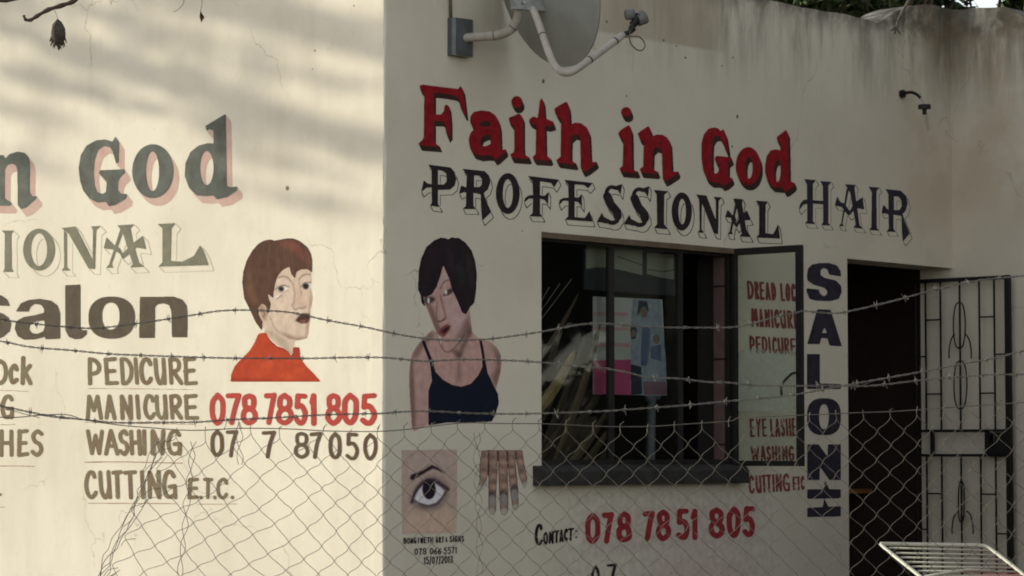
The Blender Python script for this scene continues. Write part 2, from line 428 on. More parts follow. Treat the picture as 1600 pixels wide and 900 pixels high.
# ------------------------------------------------------------------ materials of the building
def wall_mat(name, grime):
    m = bpy.data.materials.new(name); m.use_nodes = True; t = m.node_tree; b = t.nodes['Principled BSDF']; L = t.links.new
    b.inputs['Roughness'].default_value = .9; b.inputs['Specular IOR Level'].default_value = .05
    tc = t.nodes.new('ShaderNodeTexCoord')
    def ns(scale, detail=5, vec=None, rough=.6):
        n = t.nodes.new('ShaderNodeTexNoise'); n.inputs['Scale'].default_value = scale; n.inputs['Detail'].default_value = detail; n.inputs['Roughness'].default_value = rough
        L(vec or tc.outputs['Object'], n.inputs['Vector']); return n.outputs[0]
    def rng_(v, a, b_, c=0., d=1.):
        r = t.nodes.new('ShaderNodeMapRange'); r.interpolation_type = 'SMOOTHSTEP'
        for i, x in zip((1, 2, 3, 4), (a, b_, c, d)): r.inputs[i].default_value = x
        L(v, r.inputs[0]); return r.outputs[0]
    def mul(a, b_):
        q = t.nodes.new('ShaderNodeMath'); q.operation = 'MULTIPLY'
        for i, x in enumerate((a, b_)):
            if isinstance(x, float): q.inputs[i].default_value = x
            else: L(x, q.inputs[i])
        return q.outputs[0]
    def mix(fac, a, b_):
        q = t.nodes.new('ShaderNodeMix'); q.data_type = 'RGBA'; L(fac, q.inputs[0])
        for i, x in ((6, a), (7, b_)):
            if isinstance(x, tuple): q.inputs[i].default_value = (*x, 1)
            else: L(x, q.inputs[i])
        return q.outputs[2]
    base = tuple(WALLALB*(1.03, 1.03, 1.02))
    c = mix(rng_(ns(1.3, 6), .35, .7), base, tuple(WALLALB*np.array((.93, .92, .90))))
    c = mix(mul(rng_(ns(3.7, 7, rough=.7), .5, .75), .5), c, tuple(WALLALB*np.array((.84, .82, .78))))
    c = mix(mul(rng_(ns(38, 3), .64, .74), .35), c, tuple(WALLALB*np.array((.70, .66, .6))))       # flecks
    # faint roller patches and a few hairline cracks
    c = mix(mul(rng_(ns(.9, 3), .5, .62), .5), c, tuple(WALLALB*np.array((.95, .945, .95))))
    c = mix(mul(rng_(ns(17, 6, rough=.75), .55, .8), .45), c, tuple(WALLALB*np.array((.80, .77, .73))))
    wp = t.nodes.new('ShaderNodeVectorMath'); wp.operation = 'MULTIPLY_ADD'
    wn = t.nodes.new('ShaderNodeTexNoise'); wn.inputs['Scale'].default_value = 3.5; wn.inputs['Detail'].default_value = 5; L(tc.outputs['Object'], wn.inputs['Vector'])
    L(wn.outputs['Color'], wp.inputs[0]); wp.inputs[1].default_value = (.35, .35, .35); L(tc.outputs['Object'], wp.inputs[2])
    vo = t.nodes.new('ShaderNodeTexVoronoi'); vo.feature = 'DISTANCE_TO_EDGE'; vo.inputs['Scale'].default_value = .85; L(wp.outputs[0], vo.inputs['Vector'])
    crack = mul(rng_(vo.outputs['Distance'], .0032, .0008), rng_(ns(1.7, 3), .50, .60))
    c = mix(mul(crack, .55), c, tuple(WALLALB*np.array((.5, .46, .4))))
    if grime:
        mp = t.nodes.new('ShaderNodeMapping'); mp.inputs['Scale'].default_value = (1, 1, .16); L(tc.outputs['Object'], mp.inputs[0])
        sp = t.nodes.new('ShaderNodeSeparateXYZ'); L(tc.outputs['Object'], sp.inputs[0])
        top = rng_(sp.outputs['Z'], ZTOP-.62, ZTOP-.02); edge = rng_(sp.outputs['Z'], ZTOP-.14, ZTOP+.05)
        far = rng_(sp.outputs['X'], .4, 2.6, .35, 1.)
        drip = mul(mul(rng_(ns(5.2, 6, mp.outputs[0], .7), .40, .68), top), far)
        c = mix(mul(drip, .75), c, (.15, .135, .105))
        c = mix(mul(mul(edge, rng_(ns(7, 5), .3, .6)), mul(far, .9)), c, (.06, .056, .048))
        z0 = onR(1000, 60).z; xa = onR(905, 60).x; xb = onR(1150, 60).x
        band = mul(mul(rng_(sp.outputs['Z'], z0-.012, z0+.012), mul(rng_(sp.outputs['X'], xa, xa+.12), rng_(sp.outputs['X'], xb, xb-.32))), rng_(ns(3.3, 5, mp.outputs[0]), .25, .6, .45, 1.))
        c = mix(mul(band, .75), c, tuple(WALLALB*np.array((.60, .54, .46))))
        # black soot run under the raised end of the parapet and a damp ochre patch below it
        far2 = mul(rng_(sp.outputs['X'], XE-.55, XE-.05), mul(rng_(sp.outputs['Z'], ZTOP-.62, ZTOP+.1), rng_(ns(4.5, 5, mp.outputs[0]), .38, .6)))
        c = mix(mul(far2, .8), c, (.10, .09, .08))
        och = mul(rng_(sp.outputs['X'], XE-.75, XE-.1), mul(rng_(sp.outputs['Z'], 2.0, 2.9), rng_(ns(2.1, 4), .4, .65)))
        c = mix(mul(och, .35), c, (.44, .31, .17))
    else:
        mp = t.nodes.new('ShaderNodeMapping'); mp.inputs['Scale'].default_value = (1, 1, .12); L(tc.outputs['Object'], mp.inputs[0])
        c = mix(mul(rng_(ns(4.5, 5, mp.outputs[0]), .5, .75), .22), c, tuple(WALLALB*np.array((.72, .68, .62))))
    L(c, b.inputs['Base Color'])
    h1 = ns(11, 5); h2 = ns(95, 4); h3 = ns(2.4, 3)
    add = t.nodes.new('ShaderNodeMath'); add.operation = 'MULTIPLY_ADD'; L(h1, add.inputs[0]); add.inputs[1].default_value = .5; L(mul(h2, .12), add.inputs[2])
    ad2 = t.nodes.new('ShaderNodeMath'); ad2.operation = 'MULTIPLY_ADD'; L(h3, ad2.inputs[0]); ad2.inputs[1].default_value = 1.2; L(add.outputs[0], ad2.inputs[2])
    bp = t.nodes.new('ShaderNodeBump'); bp.inputs['Strength'].default_value = .55; bp.inputs['Distance'].default_value = .006
    last = ad2.outputs[0]
    if not grime:                       # a skim of plaster laid along the corner, and a few long trowel ridges
        s2 = t.nodes.new('ShaderNodeSeparateXYZ'); L(tc.outputs['Object'], s2.inputs[0])
        mp2 = t.nodes.new('ShaderNodeMapping'); mp2.inputs['Scale'].default_value = (1, 1.0, .35); L(tc.outputs['Object'], mp2.inputs[0])
        wv = t.nodes.new('ShaderNodeMath'); wv.operation = 'MULTIPLY_ADD'; L(ns(2.6, 4, mp2.outputs[0]), wv.inputs[0]); wv.inputs[1].default_value = .22; L(s2.outputs['Y'], wv.inputs[2])
        a3 = t.nodes.new('ShaderNodeMath'); a3.operation = 'MULTIPLY_ADD'; L(rng_(wv.outputs[0], .165, .20), a3.inputs[0]); a3.inputs[1].default_value = -.35; L(last, a3.inputs[2])
        a4 = t.nodes.new('ShaderNodeMath'); a4.operation = 'MULTIPLY_ADD'; L(rng_(ns(6.5, 3, mp2.outputs[0]), .47, .53), a4.inputs[0]); a4.inputs[1].default_value = .10; L(a3.outputs[0], a4.inputs[2])
        last = a4.outputs[0]
    L(last, bp.inputs['Height']); L(bp.outputs[0], b.inputs['Normal'])
    return m
ZTOP = onR(1200, 0).z
M_SUNWALL = wall_mat('cream_plaster', False); M_WALL = wall_mat('cream_plaster_grimy', True)
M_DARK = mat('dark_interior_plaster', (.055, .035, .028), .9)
M_STEEL = mat('black_window_steel', (.018, .016, .015), .55, .3)
M_GATE = mat('black_gate_paint', (.012, .012, .012), .6, .3)
M_SILL = mat('black_sill_paint', (.018, .017, .018), .75, .3, 9, bump=.5, rgb2=(.05, .046, .042))
M_GALV = mat('galvanised_steel', (.40, .39, .36), .5, .25, 40, metal=.35)
M_PIPE = mat('painted_pipe', (.42, .37, .32), .55, .2, 20)
M_ROOF = mat('roof_sheet', (.25, .25, .25), .6)
M_WOOD = mat('brown_wood', (.20, .115, .05), .6, .35, 14)
M_BLACK = mat('black_plastic', (.015, .015, .015), .5, .2)
def glass(name, tint=(.85, .88, .85), refl=1.45, haze_=0.):
    m = bpy.data.materials.new(name); m.use_nodes = True; t = m.node_tree; t.nodes.remove(t.nodes['Principled BSDF']); L = t.links.new
    o = t.nodes['Material Output']; tr = t.nodes.new('ShaderNodeBsdfTransparent'); tr.inputs[0].default_value = (*tint, 1)
    gl = t.nodes.new('ShaderNodeBsdfGlossy'); gl.inputs['Roughness'].default_value = .03
    lw = t.nodes.new('ShaderNodeLayerWeight'); lw.inputs[0].default_value = .5      # Schlick reflectance, same from both faces
    pw = t.nodes.new('ShaderNodeMath'); pw.operation = 'POWER'; L(lw.outputs['Facing'], pw.inputs[0]); pw.inputs[1].default_value = 5
    fr = t.nodes.new('ShaderNodeMath'); fr.operation = 'MULTIPLY_ADD'; L(pw.outputs[0], fr.inputs[0]); fr.inputs[1].default_value = .96; fr.inputs[2].default_value = .012
    mx = t.nodes.new('ShaderNodeMixShader'); L(fr.outputs[0], mx.inputs[0]); L(tr.outputs[0], mx.inputs[1]); L(gl.outputs[0], mx.inputs[2])
    df = t.nodes.new('ShaderNodeBsdfDiffuse'); df.inputs[0].default_value = (.5, .52, .46, 1)
    n = t.nodes.new('ShaderNodeTexNoise'); n.inputs['Scale'].default_value = 7; n.inputs['Detail'].default_value = 5
    r = t.nodes.new('ShaderNodeMapRange'); r.inputs[1].default_value = .3; r.inputs[2].default_value = .75; r.inputs[3].default_value = haze_*.5; r.inputs[4].default_value = haze_
    tc = t.nodes.new('ShaderNodeTexCoord'); L(tc.outputs['Object'], n.inputs['Vector']); L(n.outputs[0], r.inputs[0])
    m2 = t.nodes.new('ShaderNodeMixShader'); L(r.outputs[0], m2.inputs[0]); L(mx.outputs[0], m2.inputs[1]); L(df.outputs[0], m2.inputs[2])
    L(m2.outputs[0], o.inputs[0]); return m
M_GLASS = glass('window_glass', haze_=.006)
M_CLOUDY = glass('cloudy_glass', (.8, .85, .8), 1.3, .5)  # cloudier glass for the pale band across the casement

# ------------------------------------------------------------------ ground
gm = mat('dusty_earth', (.105, .088, .058), .95, .3, .8, bump=.6, bscale=14)
g = MB(); g.quad((-500, -500, -.42), (500, -500, -.42), (500, 500, -.42), (-500, 500, -.42))
tag(g.build('ground', gm), 'dusty bare earth around the salon building', 'ground', kind='structure')
# ------------------------------------------------------------------ the salon building
B = empty('salon_building', (0, 0, -.42), 'cream plastered hair salon with painted lettering, portraits, window and barred door', 'building')
T = .23
# shaded wall with window and door openings, its parapet line and the raised end
WX0, WX1 = onR(846, 540).x, onR(1149, 540).x
WZ0, WZ1 = onR(1000, 728).z, onR(846, 362).z
DX0 = onR(1325, 600).x; DZ1 = onR(1325, 404).z
a1 = onR(1350, 32)
top = [onR(px, py) for px, py in ((1371,36),(1379,31),(1388,25),(1400,18),(1412,12.5),(1426,8.5),(1447,6.5),(1462,8),(1476,13),(1490,15))]
prof = [(.012, -.42), (DX0, -.42), (DX0, DZ1), (XE, DZ1-.004), (XE, top[-1].z)]
tl = [(p.x, p.z) for p in reversed(top[:-1])]
prof += tl
# slightly wavy parapet top back to the corner
xs = np.linspace(tl[-1][0], .012, 40)[1:]
prof += [(float(x), ZTOP+.012*noise.noise(Vector((x*3.1, 0, 0)))+.006*noise.noise(Vector((x*11, 3, 0)))) for x in xs]
hole = [(WX0, WZ0), (WX1, WZ0), (WX1, WZ1), (WX0, WZ1)]
m = MB(); m.prism(prof, [hole], lambda x, z, d: (x, d, z), T)
m.build('wall', M_WALL, B, 'shaded wall with the red lettering, window and doorway')
# sunlit wall
m = MB(); m.prism([(.012, -.42), (8.5, -.42), (8.5, ZTOP), (.012, ZTOP)], [], lambda y, z, d: (d, y, z), T)
m.build('wall', M_SUNWALL, B, 'sunlit wall with faded lettering and the portrait in a red collar')
# rounded plaster arris at the corner
m = MB(); n = 6; V = []; zs = np.linspace(-.42, ZTOP, 240)
for z in zs:
    rr = .012
    for k in range(n+1):
        a = math.pi/2*k/n
        e = .004*noise.noise(Vector((0, k*.2, z*6)))+.004*max(0, noise.noise(Vector((5, 0, z*19)))-.25)*-4
        V.append((.012-(rr+e)*math.cos(a), .012-(rr+e)*math.sin(a), z))
F = [(i*(n+1)+k, i*(n+1)+k+1, (i+1)*(n+1)+k+1, (i+1)*(n+1)+k) for i in range(len(zs)-1) for k in range(n)]
obj('corner_edge', V, F, M_SUNWALL, B, smooth=True)
# wing that comes forward at the right, its side wall seen past the door
et = [onE(px, py) for px, py in ((1490,15),(1505,15.5),(1520,12),(1545,12),(1570,11),(1588,18),(1600,27),(1612,32))]
pe = [(T, -.42), (-2.6, -.42), (-2.6, et[-1].z)]+[(p.y, p.z) for p in reversed(et)]+[(T, et[0].z)]
m = MB(); m.prism(pe, [], lambda y, z, d: (XE+d, y, z), T); m.build('wall', M_WALL, B, 'grey side wall of the wing beside the barred door')
m = MB(); m.box((XE+T, -2.6, -.42), (XE+4, -2.6+T, et[-1].z)); m.build('wall', M_WALL, B, 'front wall of the wing, out of the photograph')
# room behind, roof
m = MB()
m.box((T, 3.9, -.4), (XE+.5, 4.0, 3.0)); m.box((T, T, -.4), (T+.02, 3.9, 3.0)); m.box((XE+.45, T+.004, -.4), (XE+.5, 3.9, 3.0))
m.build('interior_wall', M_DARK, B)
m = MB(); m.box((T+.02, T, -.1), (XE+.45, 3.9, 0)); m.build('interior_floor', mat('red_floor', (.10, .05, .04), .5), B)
m = MB(); m.box((T+.001, T+.001, 2.75), (XE+4, 8.4, 2.82)); m.build('roof', M_ROOF, B)
m = MB(); m.box((DX0, -.32, -.42), (XE, T, -.002)); m.build('door_step', mat('step_concrete', (.3, .28, .25), .9, bump=.3), B)

# window: steel frame, two fixed panes, open casement, sill
win = empty('window', ((WX0+WX1)/2, .05, WZ0), None, None); win.parent = B; win.matrix_parent_inverse = WM(B).inverted()
FY = .02; fw = .032
MX1 = onR(956, 540, -.02).x; MX2 = onR(1064, 540, -.02).x
m = MB()
for (xa, xb, za, zb) in ((WX0, WX1, WZ1-fw-.012, WZ1), (WX0, WX1, WZ0, WZ0+fw), (WX0, WX0+fw*.6, WZ0+fw, WZ1-fw-.012), (WX1-fw, WX1, WZ0+fw, WZ1-fw-.012),
                         (MX1-.021, MX1+.021, WZ0+fw, WZ1-fw-.012), (MX2-.018, MX2+.018, WZ0+fw, WZ1-fw-.012)):
    m.box((xa, FY, za), (xb, FY+.022, zb))
m.build('frame', M_STEEL, win)
for xa, xb in ((WX0+fw*.6, MX1-.021), (MX1+.021, MX2-.018)):
    m = MB(); m.box((xa, FY+.010, WZ0+fw), (xb, FY+.015, WZ1-fw-.012)); m.build('pane', M_GLASS, win)
PKW = mat('pink_brown_wood', (.15, .098, .09), .6, .2, 10)
m = MB(); m.box((WX1-.012, FY+.0225, WZ0+.002), (WX1-.001, T+.02, WZ1-.002)); jl = m.build('jamb_lining', mat('dark_jamb', (.03,.026,.024), .8), win)
m = MB(); m.box((WX1-.03, FY+.035, WZ0+.003), (WX1-.0125, FY+.105, WZ1-.003)); jl = m.build('jamb_post', PKW, win, 'pinkish brown wooden post tied with dark cord')
m = MB()
for py in (446, 560, 694):
    z = onR(1120, py, -.06).z; m = MB(); m.box((WX1-.033, FY+.031, z-.006), (WX1-.0115, FY+.109, z+.003)); m.build('cord', M_BLACK, jl)
# thin brown weather strip under the lintel
m = MB(); m.box((WX0+.001, -.012, WZ1-.03), (WX1-.001, FY-.001, WZ1-.002)); m.build('lintel_strip', mat('brown_strip', (.14, .10, .065), .7, .3), win)
s0 = onR(849, 740, .07); s1 = onR(1166, 740, .05); zt = onR(1000, 727, .06).z; zb = onR(1000, 757, .06).z
m = MB()
yy = [-.065, -.045, T-.02]
m.prism([(-.07, zb), (-.07, zt-.03), (-.05, zt-.008), (T*.3, zt+.012), (T*.3, WZ0-.002+.0), (0.0, WZ0-.002), (-.001, zb)], [], lambda y, z, d: (s0.x+d, y, z), s1.x-s0.x)
m.build('sill', M_SILL, win)
# open casement, hinged at the right jamb, swung straight out over the wall
def onS(px, py, off=0.): return onplane(px, py, (WX1-.01, 0, 0), (-1, 0, 0), off)
c = [onS(1150, 385), onS(1253, 382.5), onS(1252, 728.5), onS(1146, 727)]
ya, yb = FY-.012, c[1].y; za, zb_ = c[2].z, c[1].z; X0 = WX1-.01
m = MB(); ft = .036
for (y0, y1, z0, z1) in ((yb, ya, zb_-ft, zb_), (yb, ya, za, za+ft*.8), (yb, yb+ft*.95, za+ft*.8, zb_-ft), (ya-ft*.7, ya, za+ft*.8, zb_-ft)):
    m.box((X0-.014, y0, z0), (X0+.014, y1, z1))
hy = onS(1237, 590).y
m.tube(smooth_path([(X0-.014, yb+.02, onS(1245,584).z), (X0-.05, yb+.03, onS(1245,584).z), (X0-.055, hy+.02, onS(1240,600).z), (X0-.05, hy+.03, onS(1232,618).z)], 5), .007, 6)
m.build('casement', M_STEEL, win)
m = MB(); m.box((X0-.003, yb+ft*.95, za+ft*.8), (X0+.002, ya-ft*.7, zb_-ft)); m.build('pane', M_GLASS, win, 'clear pane of the opened casement')
r = Ras(1150, 535, 1245, 655, .5)
draw(r, [('p', [(1154,549),(1180,545),(1215,549),(1243,546),(1243,600),(1243,640),(1205,643),(1170,640),(1154,643)])])
paint('cloudy_band', r, onS, .006, M_CLOUDY, win, 'cloudy pale band across the casement glass', .8)

# security gate, opened back along the wing wall
gate = empty('security_gate', (XE-.06, -.1, 0), None, None); gate.parent = B; gate.matrix_parent_inverse = WM(B).inverted()
GX = XE-.06
def onG(px, py, off=0.): return onplane(px, py, (GX, 0, 0), (-1, 0, 0), off)
Ga = Blk(1300, 380, 3.213); Gb = Blk(1300, 640, 3.46)
def GP(b, x, y): p = b.p([(x, y)])[0]; return onG(*p)
gy = lambda x: GP(Ga, x, 400).y
zt_ = GP(Ga, 640, 182).z; zm1 = GP(Gb, 640, 115).z; zm2 = GP(Gb, 640, 247).z; zb0 = .06
m = MB(); fr = .018
yl, yr = gy(418), gy(884)
m.bar((GX, yl, zb0), (GX, yl, zt_), .014, .014, Vector((0,1,0)))
m.bar((GX, yr, zb0), (GX, yr, zt_+.012), .03, .030, Vector((0,1,0)))
for z, h_ in ((zt_, .022), (zm1, .016), (zm2, .016), (zb0, .022)):
    m.bar((GX+.001, yl, z), (GX+.001, yr, z), .022, h_)
m.build('gate_frame', M_GATE, gate)
def gbar(a, b_, w_=.009):
    m = MB(); m.bar(a, b_, w_, w_); m.build('bar', M_GATE, gate)
for x in (470, 545, 642, 740, 815):
    gbar((GX, gy(x), zb0), (GX, gy(x), zm2)); gbar((GX, gy(x), zm1), (GX, gy(x), zt_))
for (xa, xb, y) in ((420,470,565),(470,545,380),(470,545,755),(740,815,375),(740,815,755),(815,880,563)):
    z = GP(Ga, 640, y).z; gbar((GX, gy(xa), z), (GX, gy(xb), z))
gyb = lambda x: GP(Gb, x, 400).y
for (xa, xb, y) in ((512,590,455),(805,888,455),(460,512,650),(888,955,665)):
    z = GP(Gb, 640, y).z; gbar((GX, gyb(xa), z), (GX, gyb(xb), z))
for x in (545, 840): gbar((GX, gyb(x), zm2), (GX, gyb(x), zm1), .02)
def oval(b, x0, x1, y0, y1, t0=0, t1=360):
    cx, cy, rx, ry = (x0+x1)/2, (y0+y1)/2, (x1-x0)/2, (y1-y0)/2
    pts = []
    for k in range(33):
        a = R(t0+(t1-t0)*k/32); sx, sy = math.sin(a), math.cos(a)
        pts.append(GP(b, cx+rx*math.copysign(abs(sx)**.7, sx), cy-ry*sy)+Vector((-.006, 0, 0)))
    m = MB(); m.tube(pts, .0045, 6); m.build('scroll', M_GATE, gate)
oval(Ga, 612, 672, 298, 527); oval(Ga, 590, 702, 450, 670, -100, -20); oval(Ga, 590, 702, 450, 670, 20, 100); oval(Ga, 615, 680, 590, 832)
oval(Gb, 686, 718, 385, 610); oval(Gb, 652, 766, 545, 760, -100, -15); oval(Gb, 652, 766, 545, 760, 15, 100)
p0 = GP(Gb, 845, 240); p1 = GP(Gb, 962, 122)
q0 = GP(Gb, 862, 178); q1 = GP(Gb, 892, 136)
m = MB(); m.prism([(p0.y, p0.z), (p1.y, p0.z), (p1.y, p1.z), (p0.y, p1.z)], [[(q0.y, q0.z), (q1.y, q0.z), (q1.y, q1.z), (q0.y, q1.z)]], lambda y, z, d: (GX-.025+d, y, z), .05)
m.build('lock_box', M_GATE, gate)
# ------------------------------------------------------------------ sign-writing
def bounds(shapes, m=3.):
    P = []
    for q in shapes:
        if q[0].lstrip('-') == 'p': P += q[1]
        elif q[0].lstrip('-') == 'e': P += [(q[1]-q[3], q[2]-q[4]), (q[1]+q[3], q[2]+q[4])]
        else: P += [(x+d, y+d) for x, y in q[2] for d in (-q[1], q[1])]
    return min(p[0] for p in P)-m, min(p[1] for p in P)-m, max(p[0] for p in P)+m, max(p[1] for p in P)+m
def letters(look, words, proj, fill, off, h=.4, blur=.55, shadow=None, outline=None, sh_mat=None, ol_w=1.2, ol_mat=None):
    """words = [(what it reads, shapes)]; every word is a part of the building, its painted shade or outline a sub-part"""
    for txt, shapes in words:
        x0, y0, x1, y1 = bounds(shapes); v = shadow or outline or (0, 0)
        r = draw(Ras(x0, y0, x1+v[0]+2, y1+v[1]+2, h), shapes)
        o = paint('lettering', r, proj, off+.0012, fill, B, look+' lettering reading '+txt, blur)
        if shadow:
            e = r.extrude(*shadow); e.m &= ~r.erode(.6).m
            paint('letter_shadow', e, proj, off, sh_mat, o, None, .45)
        if outline:
            e = r.extrude(*outline); ring = e.m & ~e.erode(ol_w).m & ~r.dilate(.4).m
            paint('letter_outline', r.like(ring), proj, off, ol_mat, o, None, .3)
M_RED = mat('red_sign_paint', alb((86, 15, 19), RW), .6, .3, 22)
M_REDSH = mat('brown_black_shade_paint', alb((36, 24, 20), RW), .6, .25, 14)
M_BLK = mat('black_sign_paint', alb((27, 22, 23), RW), .6, .4, 24)
M_BLK2 = mat('black_stencil_paint', alb((24, 23, 30), RW2), .6, .3, 14)
M_OUT = mat('thin_black_line_paint', alb((48, 43, 40), RW), .7, .25, 18)
M_REDS = mat('thin_red_brush_paint', alb((70, 36, 36), RW2), .7, .25, 25)
M_REDN = mat('red_number_paint', alb((78, 25, 29), RW2), .6, .2, 16)
# --- "Faith in God"
f = Blk(640, 110, 5.0)
FAITH = f([
('p',[(78,118),(100,110),(240,128),(380,145),(398,120),(418,150),(430,250),(442,350),(430,350),(400,290),(380,215),(350,195),(270,180),(190,172),(188,345),(245,345),(268,320),(275,275),(290,265),(310,285),(318,380),(318,500),(300,525),(288,490),(272,415),(250,395),(188,395),(190,555),(215,580),(240,597),(80,585),(70,570),(100,545),(112,520),(115,200),(110,175),(85,150)]),
('p',[(475,360),(500,325),(560,312),(625,320),(670,350),(695,390),(705,450),(710,600),(722,622),(752,615),(752,632),(690,690),(665,700),(645,665),(610,662),(560,668),(500,650),(472,600),(462,540),(475,490),(515,450),(490,440),(474,400)]),
('-p',[(545,432),(556,402),(600,392),(630,412),(634,436),(585,440)]),
('-p',[(548,560),(565,520),(600,503),(634,500),(634,575),(595,592),(560,590)]),
('e',838,246,42,46),
('p',[(775,370),(800,360),(852,338),(868,345),(885,370),(887,640),(902,660),(938,682),(930,692),(800,682),(786,655),(818,635),(820,440),(800,425),(780,400)]),
('p',[(1018,240),(1030,214),(1046,240),(1054,370),(1085,385),(1122,400),(1127,425),(1085,437),(1055,432),(1060,655),(1080,675),(1107,692),(1095,705),(975,697),(960,675),(985,655),(990,425),(955,415),(932,395),(945,372),(972,360),(1000,372),(1008,330)]),
('p',[(1133,298),(1165,275),(1222,244),(1234,255),(1246,290),(1252,428),(1290,408),(1338,412),(1385,445),(1402,482),(1412,690),(1427,715),(1462,714),(1457,727),(1390,778),(1355,792),(1338,762),(1335,540),(1325,508),(1292,498),(1258,528),(1256,690),(1272,710),(1302,727),(1290,737),(1160,720),(1146,700),(1180,675),(1185,380),(1160,368),(1140,335)]),
])
f = Blk(940, 150, 5.0)
INGOD = f([
('e',192,124,39,38),
('p',[(130,290),(150,265),(210,227),(224,240),(233,270),(237,565),(252,580),(287,592),(275,602),(155,592),(140,565),(166,545),(172,345),(150,330)]),
('p',[(283,292),(310,270),(367,234),(382,260),(387,320),(430,300),(478,303),(512,325),(536,360),(547,580),(562,592),(600,590),(592,607),(525,652),(495,667),(478,640),(472,442),(458,408),(425,398),(398,425),(394,560),(412,580),(442,592),(430,607),(310,597),(298,570),(326,550),(331,350),(300,340)]),
('p',[(880,244),(912,253),(930,275),(950,256),(971,300),(990,430),(980,447),(960,400),(940,345),(915,308),(885,315),(864,350),(860,420),(862,560),(872,600),(895,607),(915,590),(917,545),(895,520),(884,490),(895,467),(1012,478),(1017,497),(987,520),(987,620),(1000,637),(1022,640),(1016,657),(975,692),(945,702),(928,682),(905,674),(858,674),(820,642),(795,580),(781,480),(781,370),(800,300),(835,255)]),
('e',1146,547,97,148),('-e',1152,560,29,86),
('p',[(1368,322),(1440,264),(1456,290),(1463,655),(1482,670),(1510,680),(1502,702),(1450,742),(1430,747),(1413,715),(1380,712),(1340,710),(1300,672),(1279,600),(1279,540),(1290,470),(1320,425),(1360,416),(1396,425),(1398,380),(1375,352)]),
('-e',1373,585,27,86),
])
letters('large red', [('Faith', FAITH), ('in', INGOD[:3]), ('God', INGOD[3:])], onR, M_RED, .0012, .36, .6, shadow=(3.6,8.6), sh_mat=M_REDSH)
# --- "PROFESSIONAL"
f = Blk(640, 240, 5.0); g2 = Blk(940, 250, 5.0)
PROF = f([
('p',[(145,85),(320,108),(352,143),(366,195),(353,250),(315,282),(222,283),(222,395),(242,419),(158,406),(175,385),(172,265),(135,265),(90,302),(103,250),(110,208),(140,232),(172,240),(172,120)]),
('-p',[(222,128),(262,135),(288,160),(290,215),(268,242),(222,240)]),
('p',[(413,118),(585,136),(622,173),(631,225),(612,280),(580,308),(600,375),(639,456),(568,524),(560,440),(556,318),(500,306),(500,410),(526,434),(413,432),(440,410),(443,302),(420,302),(386,318),(393,285),(403,248),(443,265),(448,165)]),
('-p',[(505,170),(545,172),(566,200),(566,240),(545,262),(505,262)]),
('e',768,312,93,160),('-e',768,312,39,112),
('p',[(924,174),(1167,203),(1130,264),(1105,229),(1020,216),(1020,325),(1055,330),(1087,298),(1082,402),(1055,360),(1020,352),(1020,470),(1042,494),(933,489),(962,465),(965,352),(932,352),(892,387),(904,345),(935,324),(965,325),(960,215)]),
('p',[(1208,204),(1434,229),(1394,272),(1365,246),(1290,240),(1290,340),(1318,345),(1346,313),(1347,422),(1320,380),(1290,372),(1290,495),(1368,503),(1406,448),(1432,532),(1213,516),(1240,490),(1242,370),(1202,366),(1164,407),(1174,360),(1204,345),(1242,345),(1240,240)]),
])
S2 = [('s',66,[(258,300),(285,365),(335,425),(338,455)]),('c',30,[(252,300),(256,255),(285,228),(330,237)]),('c',34,[(345,450),(330,495),(290,507),(238,482)]),
('p',[(320,222),(374,203),(362,290),(335,245)]),('p',[(174,502),(216,428),(232,462),(262,490),(250,515),(215,505)])]
PROF += g2(shift(S2, -213, -17)+S2+[
('p',[(408,233),(524,243),(490,272),(488,500),(522,542),(410,531),(435,500),(430,270)]),
('e',627,402,79,149),('-e',630,402,29,100),
('p',[(738,268),(820,278),(912,518),(912,580),(878,573),(790,350)]),('p',[(762,290),(784,330),(782,545),(807,571),(748,566),(768,545)]),('p',[(873,287),(942,292),(915,320),(912,578),(892,560),(893,315)]),
('p',[(1028,300),(1107,307),(1097,340),(1132,545),(1168,602),(1078,598),(1095,575),(1058,380)]),('p',[(1048,325),(1062,345),(1017,560),(1027,581),(983,580),(1000,560)]),
('p',[(985,388),(1022,430),(1045,445),(1060,490),(1010,452),(964,446)]),('p',[(1085,432),(1136,393),(1167,467),(1118,472),(1085,482),(1055,532),(1010,462),(1022,455),(1055,495)]),
('p',[(1203,317),(1302,325),(1282,352),(1280,570),(1340,580),(1372,518),(1380,498),(1394,614),(1208,606),(1230,580),(1232,350)])])
letters('black western', [('PROFESSIONAL', PROF)], onR, M_BLK, .0004, .34, .45, outline=(4.2,9.0), ol_mat=M_OUT, ol_w=.9)
# --- "HAIR"
f = Blk(1200, 250, 5.0)
HAIR = f([
('p',[(283,149),(377,157),(352,186),(352,480),(374,501),(288,496),(308,475),(305,190)]),('p',[(410,164),(497,171),(472,200),(472,495),(494,513),(416,509),(432,485),(430,205)]),('p',[(345,313),(440,320),(440,346),(345,340)]),
('p',[(312,308),(278,311),(250,345),(240,397),(277,350),(312,340)]),
('p',[(603,189),(687,194),(676,220),(716,510),(748,537),(666,529),(685,505),(644,260)]),('p',[(615,225),(634,215),(582,500),(594,520),(553,516),(572,495)]),
('p',[(540,283),(566,328),(597,340),(640,400),(632,440),(575,365),(523,356)]),('p',[(678,332),(740,288),(752,387),(700,377),(672,390),(640,432),(600,380),(640,395)]),
('p',[(783,209),(872,214),(848,242),(850,530),(870,553),(788,546),(808,525),(812,242)]),
('p',[(918,227),(1037,239),(1080,280),(1092,335),(1077,395),(1052,422),(1067,470),(1107,575),(1054,638),(1047,560),(1043,437),(980,427),(980,540),(1002,562),(926,559),(945,535),(942,425),(915,416),(888,422),(893,385),(903,348),(925,375),(942,392),(942,270)]),
('-p',[(984,285),(1020,285),(1042,315),(1045,360),(1030,390),(984,392)])])
